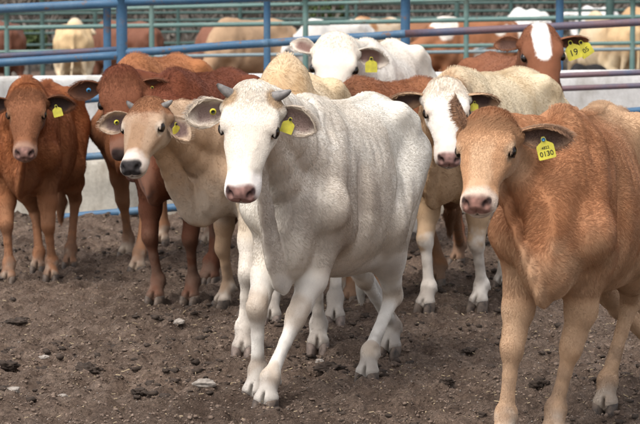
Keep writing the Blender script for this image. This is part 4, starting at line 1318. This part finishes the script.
RUST = dict(base=(.27, .108, .048), base2=(.21, .078, .034), leg=(.24, .12, .06), sock=(.30, .17, .10), sock_h=.12, ear=(.15, .07, .04), ear_in=(.08, .05, .04), var=.18, neck=(.14, .058, .03))
cow('cow', 'shaggy rust brown cow, back showing between the two white ones', 'cow', (354, 304), 27, .98,
    head=(316, 90), hd=12.8, hy=30, pitch=55, hs=.9, res=.0117, colors=RUST, hair=90000, hairlen=1.5, hairwidth=1.3,
    feet={'fr': (350, 304), 'fl': (376, 306), 'hl': (457, 266), 'hr': (437, 287)},
    ears={'l': dict(wdir=(.7, -.6, .2), wopen=(.3, .1, .8), L=.19)}, tags=[dict(ear='l', t=.5, rot=0, wn=(.4, 0, 1), k=.5)], group=G1)
WFACE = dict(base=(.62, .51, .35), base2=(.56, .43, .27), leg=(.46, .32, .2), sock=(.66, .60, .53), sock_h=.36, neck=(.45, .30, .18), belly=(.42, .27, .15), belly_w=.6, face=(.68, .63, .57), muzzle=(.62, .54, .48), nose=(.40, .23, .20), eyering=(.5, .36, .25), eyering_w=.6,
             ear=(.44, .29, .18), ear_in=(.08, .05, .045), ear_fringe=(.30, .18, .11), poll=(.66, .58, .48), var=.1)
cow('cow', 'cream cow with a white face peering between the white and tan animals', 'cow', (452, 311), 27, 1.03,
    head=(446, 82), hd=12.2, hy=-2, pitch=54, hs=.91, hl=.95, res=.010, colors=WFACE, hair=110000, hairlen=1.3, polllen=1.5, swirl=2.2, hairwidth=1.3,
    feet={'fl': (478, 310), 'fr': (425, 312)},
    ears={'l': dict(wdir=(1, .0, .0), wopen=(0, -.7, .8), L=.2), 'r': dict(wdir=(-1, .05, .0), wopen=(0, -.7, .8), L=.2)},
    tags=[dict(ear='l', t=.3, a=-.1, rot=0, wn=(0, 0, 1), k=.5)], group=G1)
BLAZE = dict(base=(.21, .08, .038), base2=(.175, .062, .028), face=(.185, .07, .034), blaze=(.72, .69, .65), nose=(.14, .09, .075), ear=(.22, .095, .05), ear_in=(.10, .05, .035), var=.12, neck=(.21, .085, .042), eyering=(.2, .085, .045))
cow('cow', 'red brown cow with a white blaze and two yellow ear tags', 'cow', (533, 100, 15.0), -12, 1.06,
    head=(540, 27), hd=14.35, hy=-3, pitch=52, roll=3, hs=1.0, res=.0117, colors=BLAZE, hair=90000, hairwidth=1.4,
    ears={'l': dict(wdir=(1, .18, .05), wopen=(.0, -.75, .8), L=.19, W=.10), 'r': dict(wdir=(-1, .12, .0), wopen=(-.1, .2, .7), L=.17, W=.09)},
    tags=[dict(ear='l', t=.42, rot=-20, wn=(-.15, 0, 1), k=1.15, text=[('19', .045, -.052)]), dict(ear='l', t=.74, rot=-34, wn=(.15, 0, 1), k=1.05, text=[('05', .036, -.05)])], group=G1)
WHITE2 = dict(WHITE); WHITE2.update(nose=(.3, .2, .18), ear=(.62, .57, .5), ear_in=(.20, .12, .1), dirt=.1, joint=(.6, .55, .5)); WHITE2.pop('hornbase')
cow('cow', 'hornless white cow with one dangling yellow tag by the blue rail', 'cow', (364, 100, 15.6), 12, 1.12,
    head=(336, 37), hd=14.95, hy=2, pitch=62, roll=-3, hs=1.06, hwid=1.08, res=.0117, colors=WHITE2, hair=90000, hairwidth=1.4,
    ears={'l': dict(wdir=(1, -.12, .05), wopen=(.0, -.3, 1), L=.20), 'r': dict(wdir=(-.9, .45, -.1), wopen=(-.2, .3, .3), L=.17, W=.10)},
    tags=[dict(ear='l', t=.5, a=-.1, rot=0, wn=(0, 0, 1), k=.95)], group=G1)
print('herd', round(time.time() - T0, 1))
# ================================================================== cattle in the second pen
G2 = 'cattle in the second pen behind the blue fence'
def far(label, px, Y, h, base, s=1.08, **kw):
    col = dict(base=base, base2=kw.pop('base2', tuple(.85 * q for q in base)), var=.12, nose=(.2, .12, .1), ear=base)
    for k in ('patch', 'face', 'leg', 'belly', 'neck', 'sock', 'psc', 'pth', 'flank'):
        if k in kw: col[k] = kw.pop(k)
    H = math.radians(h); fw = np.array([-math.sin(H), -math.cos(H), 0])
    c = at(px, 100, Y); c = np.array([c[0], c[1], 0])
    hx, hz = kw.pop('headat', (.95, 1.15))
    hw_ = c + fw * hx * s + np.array([0, 0, hz * s])
    # pixel of the head point
    v = hw_ - np.array([0, 0, CAMH]); ct, st_ = math.cos(TILT), math.sin(TILT)
    dep = v[1] * ct - v[2] * st_; upc = v[1] * st_ + v[2] * ct
    hpx = (320 + FPX * v[0] / dep, 212 - FPX * upc / dep)
    cow('cow', label, 'cow', None, h, s, root=c, head=hpx, hd=hw_[1], hy=kw.pop('hy', h), pitch=kw.pop('pitch', 60), res=.024, colors=col, eyes=False, group=G2, dewlap=.9, **kw)
CRM = (.60, .47, .31)
far('dark brown cow at the far left behind the blue rail', 2, 36.5, 165, (.14, .058, .036), headat=(.95, .8))
far('cream cow seen from behind in the second pen at left', 75, 35.5, 176, (.62, .50, .34), flank=(.56, .40, .22), leg=(.6, .48, .33), hump=.02)
far('dark rust cow behind the blue double post in the second pen', 122, 37.0, 142, (.17, .07, .042), headat=(.95, .6))
far('big light tan cow with lowered head left of the slim blue post', 247, 35.0, 42, (.38, .25, .15), belly=(.33, .2, .115), headat=(.9, .62), hy=50, pitch=72, face=(.5, .42, .34), s=1.12)
far('small rust calf half hidden behind the big tan cow', 219, 38.2, 150, (.21, .09, .055), s=1.0, headat=(.85, .8))
far('white cow in the second pen behind the hornless white head', 330, 36.0, 40, (.66, .63, .58), headat=(.95, .95), s=1.1)
far('pale cream cow with tan patches right of the hornless white cow', 374, 37.5, 30, (.60, .48, .34), patch=(.36, .18, .08), headat=(.9, .95), s=1.12)
far('brown cow partly behind the tall blue post', 424, 38.5, 150, (.24, .11, .055), headat=(.9, .8))
far('rust and white patched cow right of the tall blue post', 466, 36.0, 58, (.30, .125, .058), patch=(.62, .57, .5), psc=2.6, pth=(.56, .60), headat=(.95, .85), s=1.13)
far('white cow behind the head of the blazed cow', 524, 39.5, 172, (.68, .66, .62), s=1.22, headat=(.8, 1.1))
far('cream cow with a pale hump in the second pen at far right', 607, 34.5, 160, (.58, .46, .30), hump=.05, flank=(.48, .33, .18), s=1.13, headat=(.9, .8))
far('golden tan cow cut by the right edge of the picture', 650, 37.0, 150, (.46, .29, .15), s=1.24, headat=(.95, .9))
far('small black calf beside the far right cream cow', 585, 33.4, 35, (.02, .018, .018), s=.62, headat=(.8, .92), hs=.7)
far('white cow standing far off behind the far fence, upper right', 594, 50.5, 165, (.70, .68, .65), s=1.22)
print('far', round(time.time() - T0, 1))
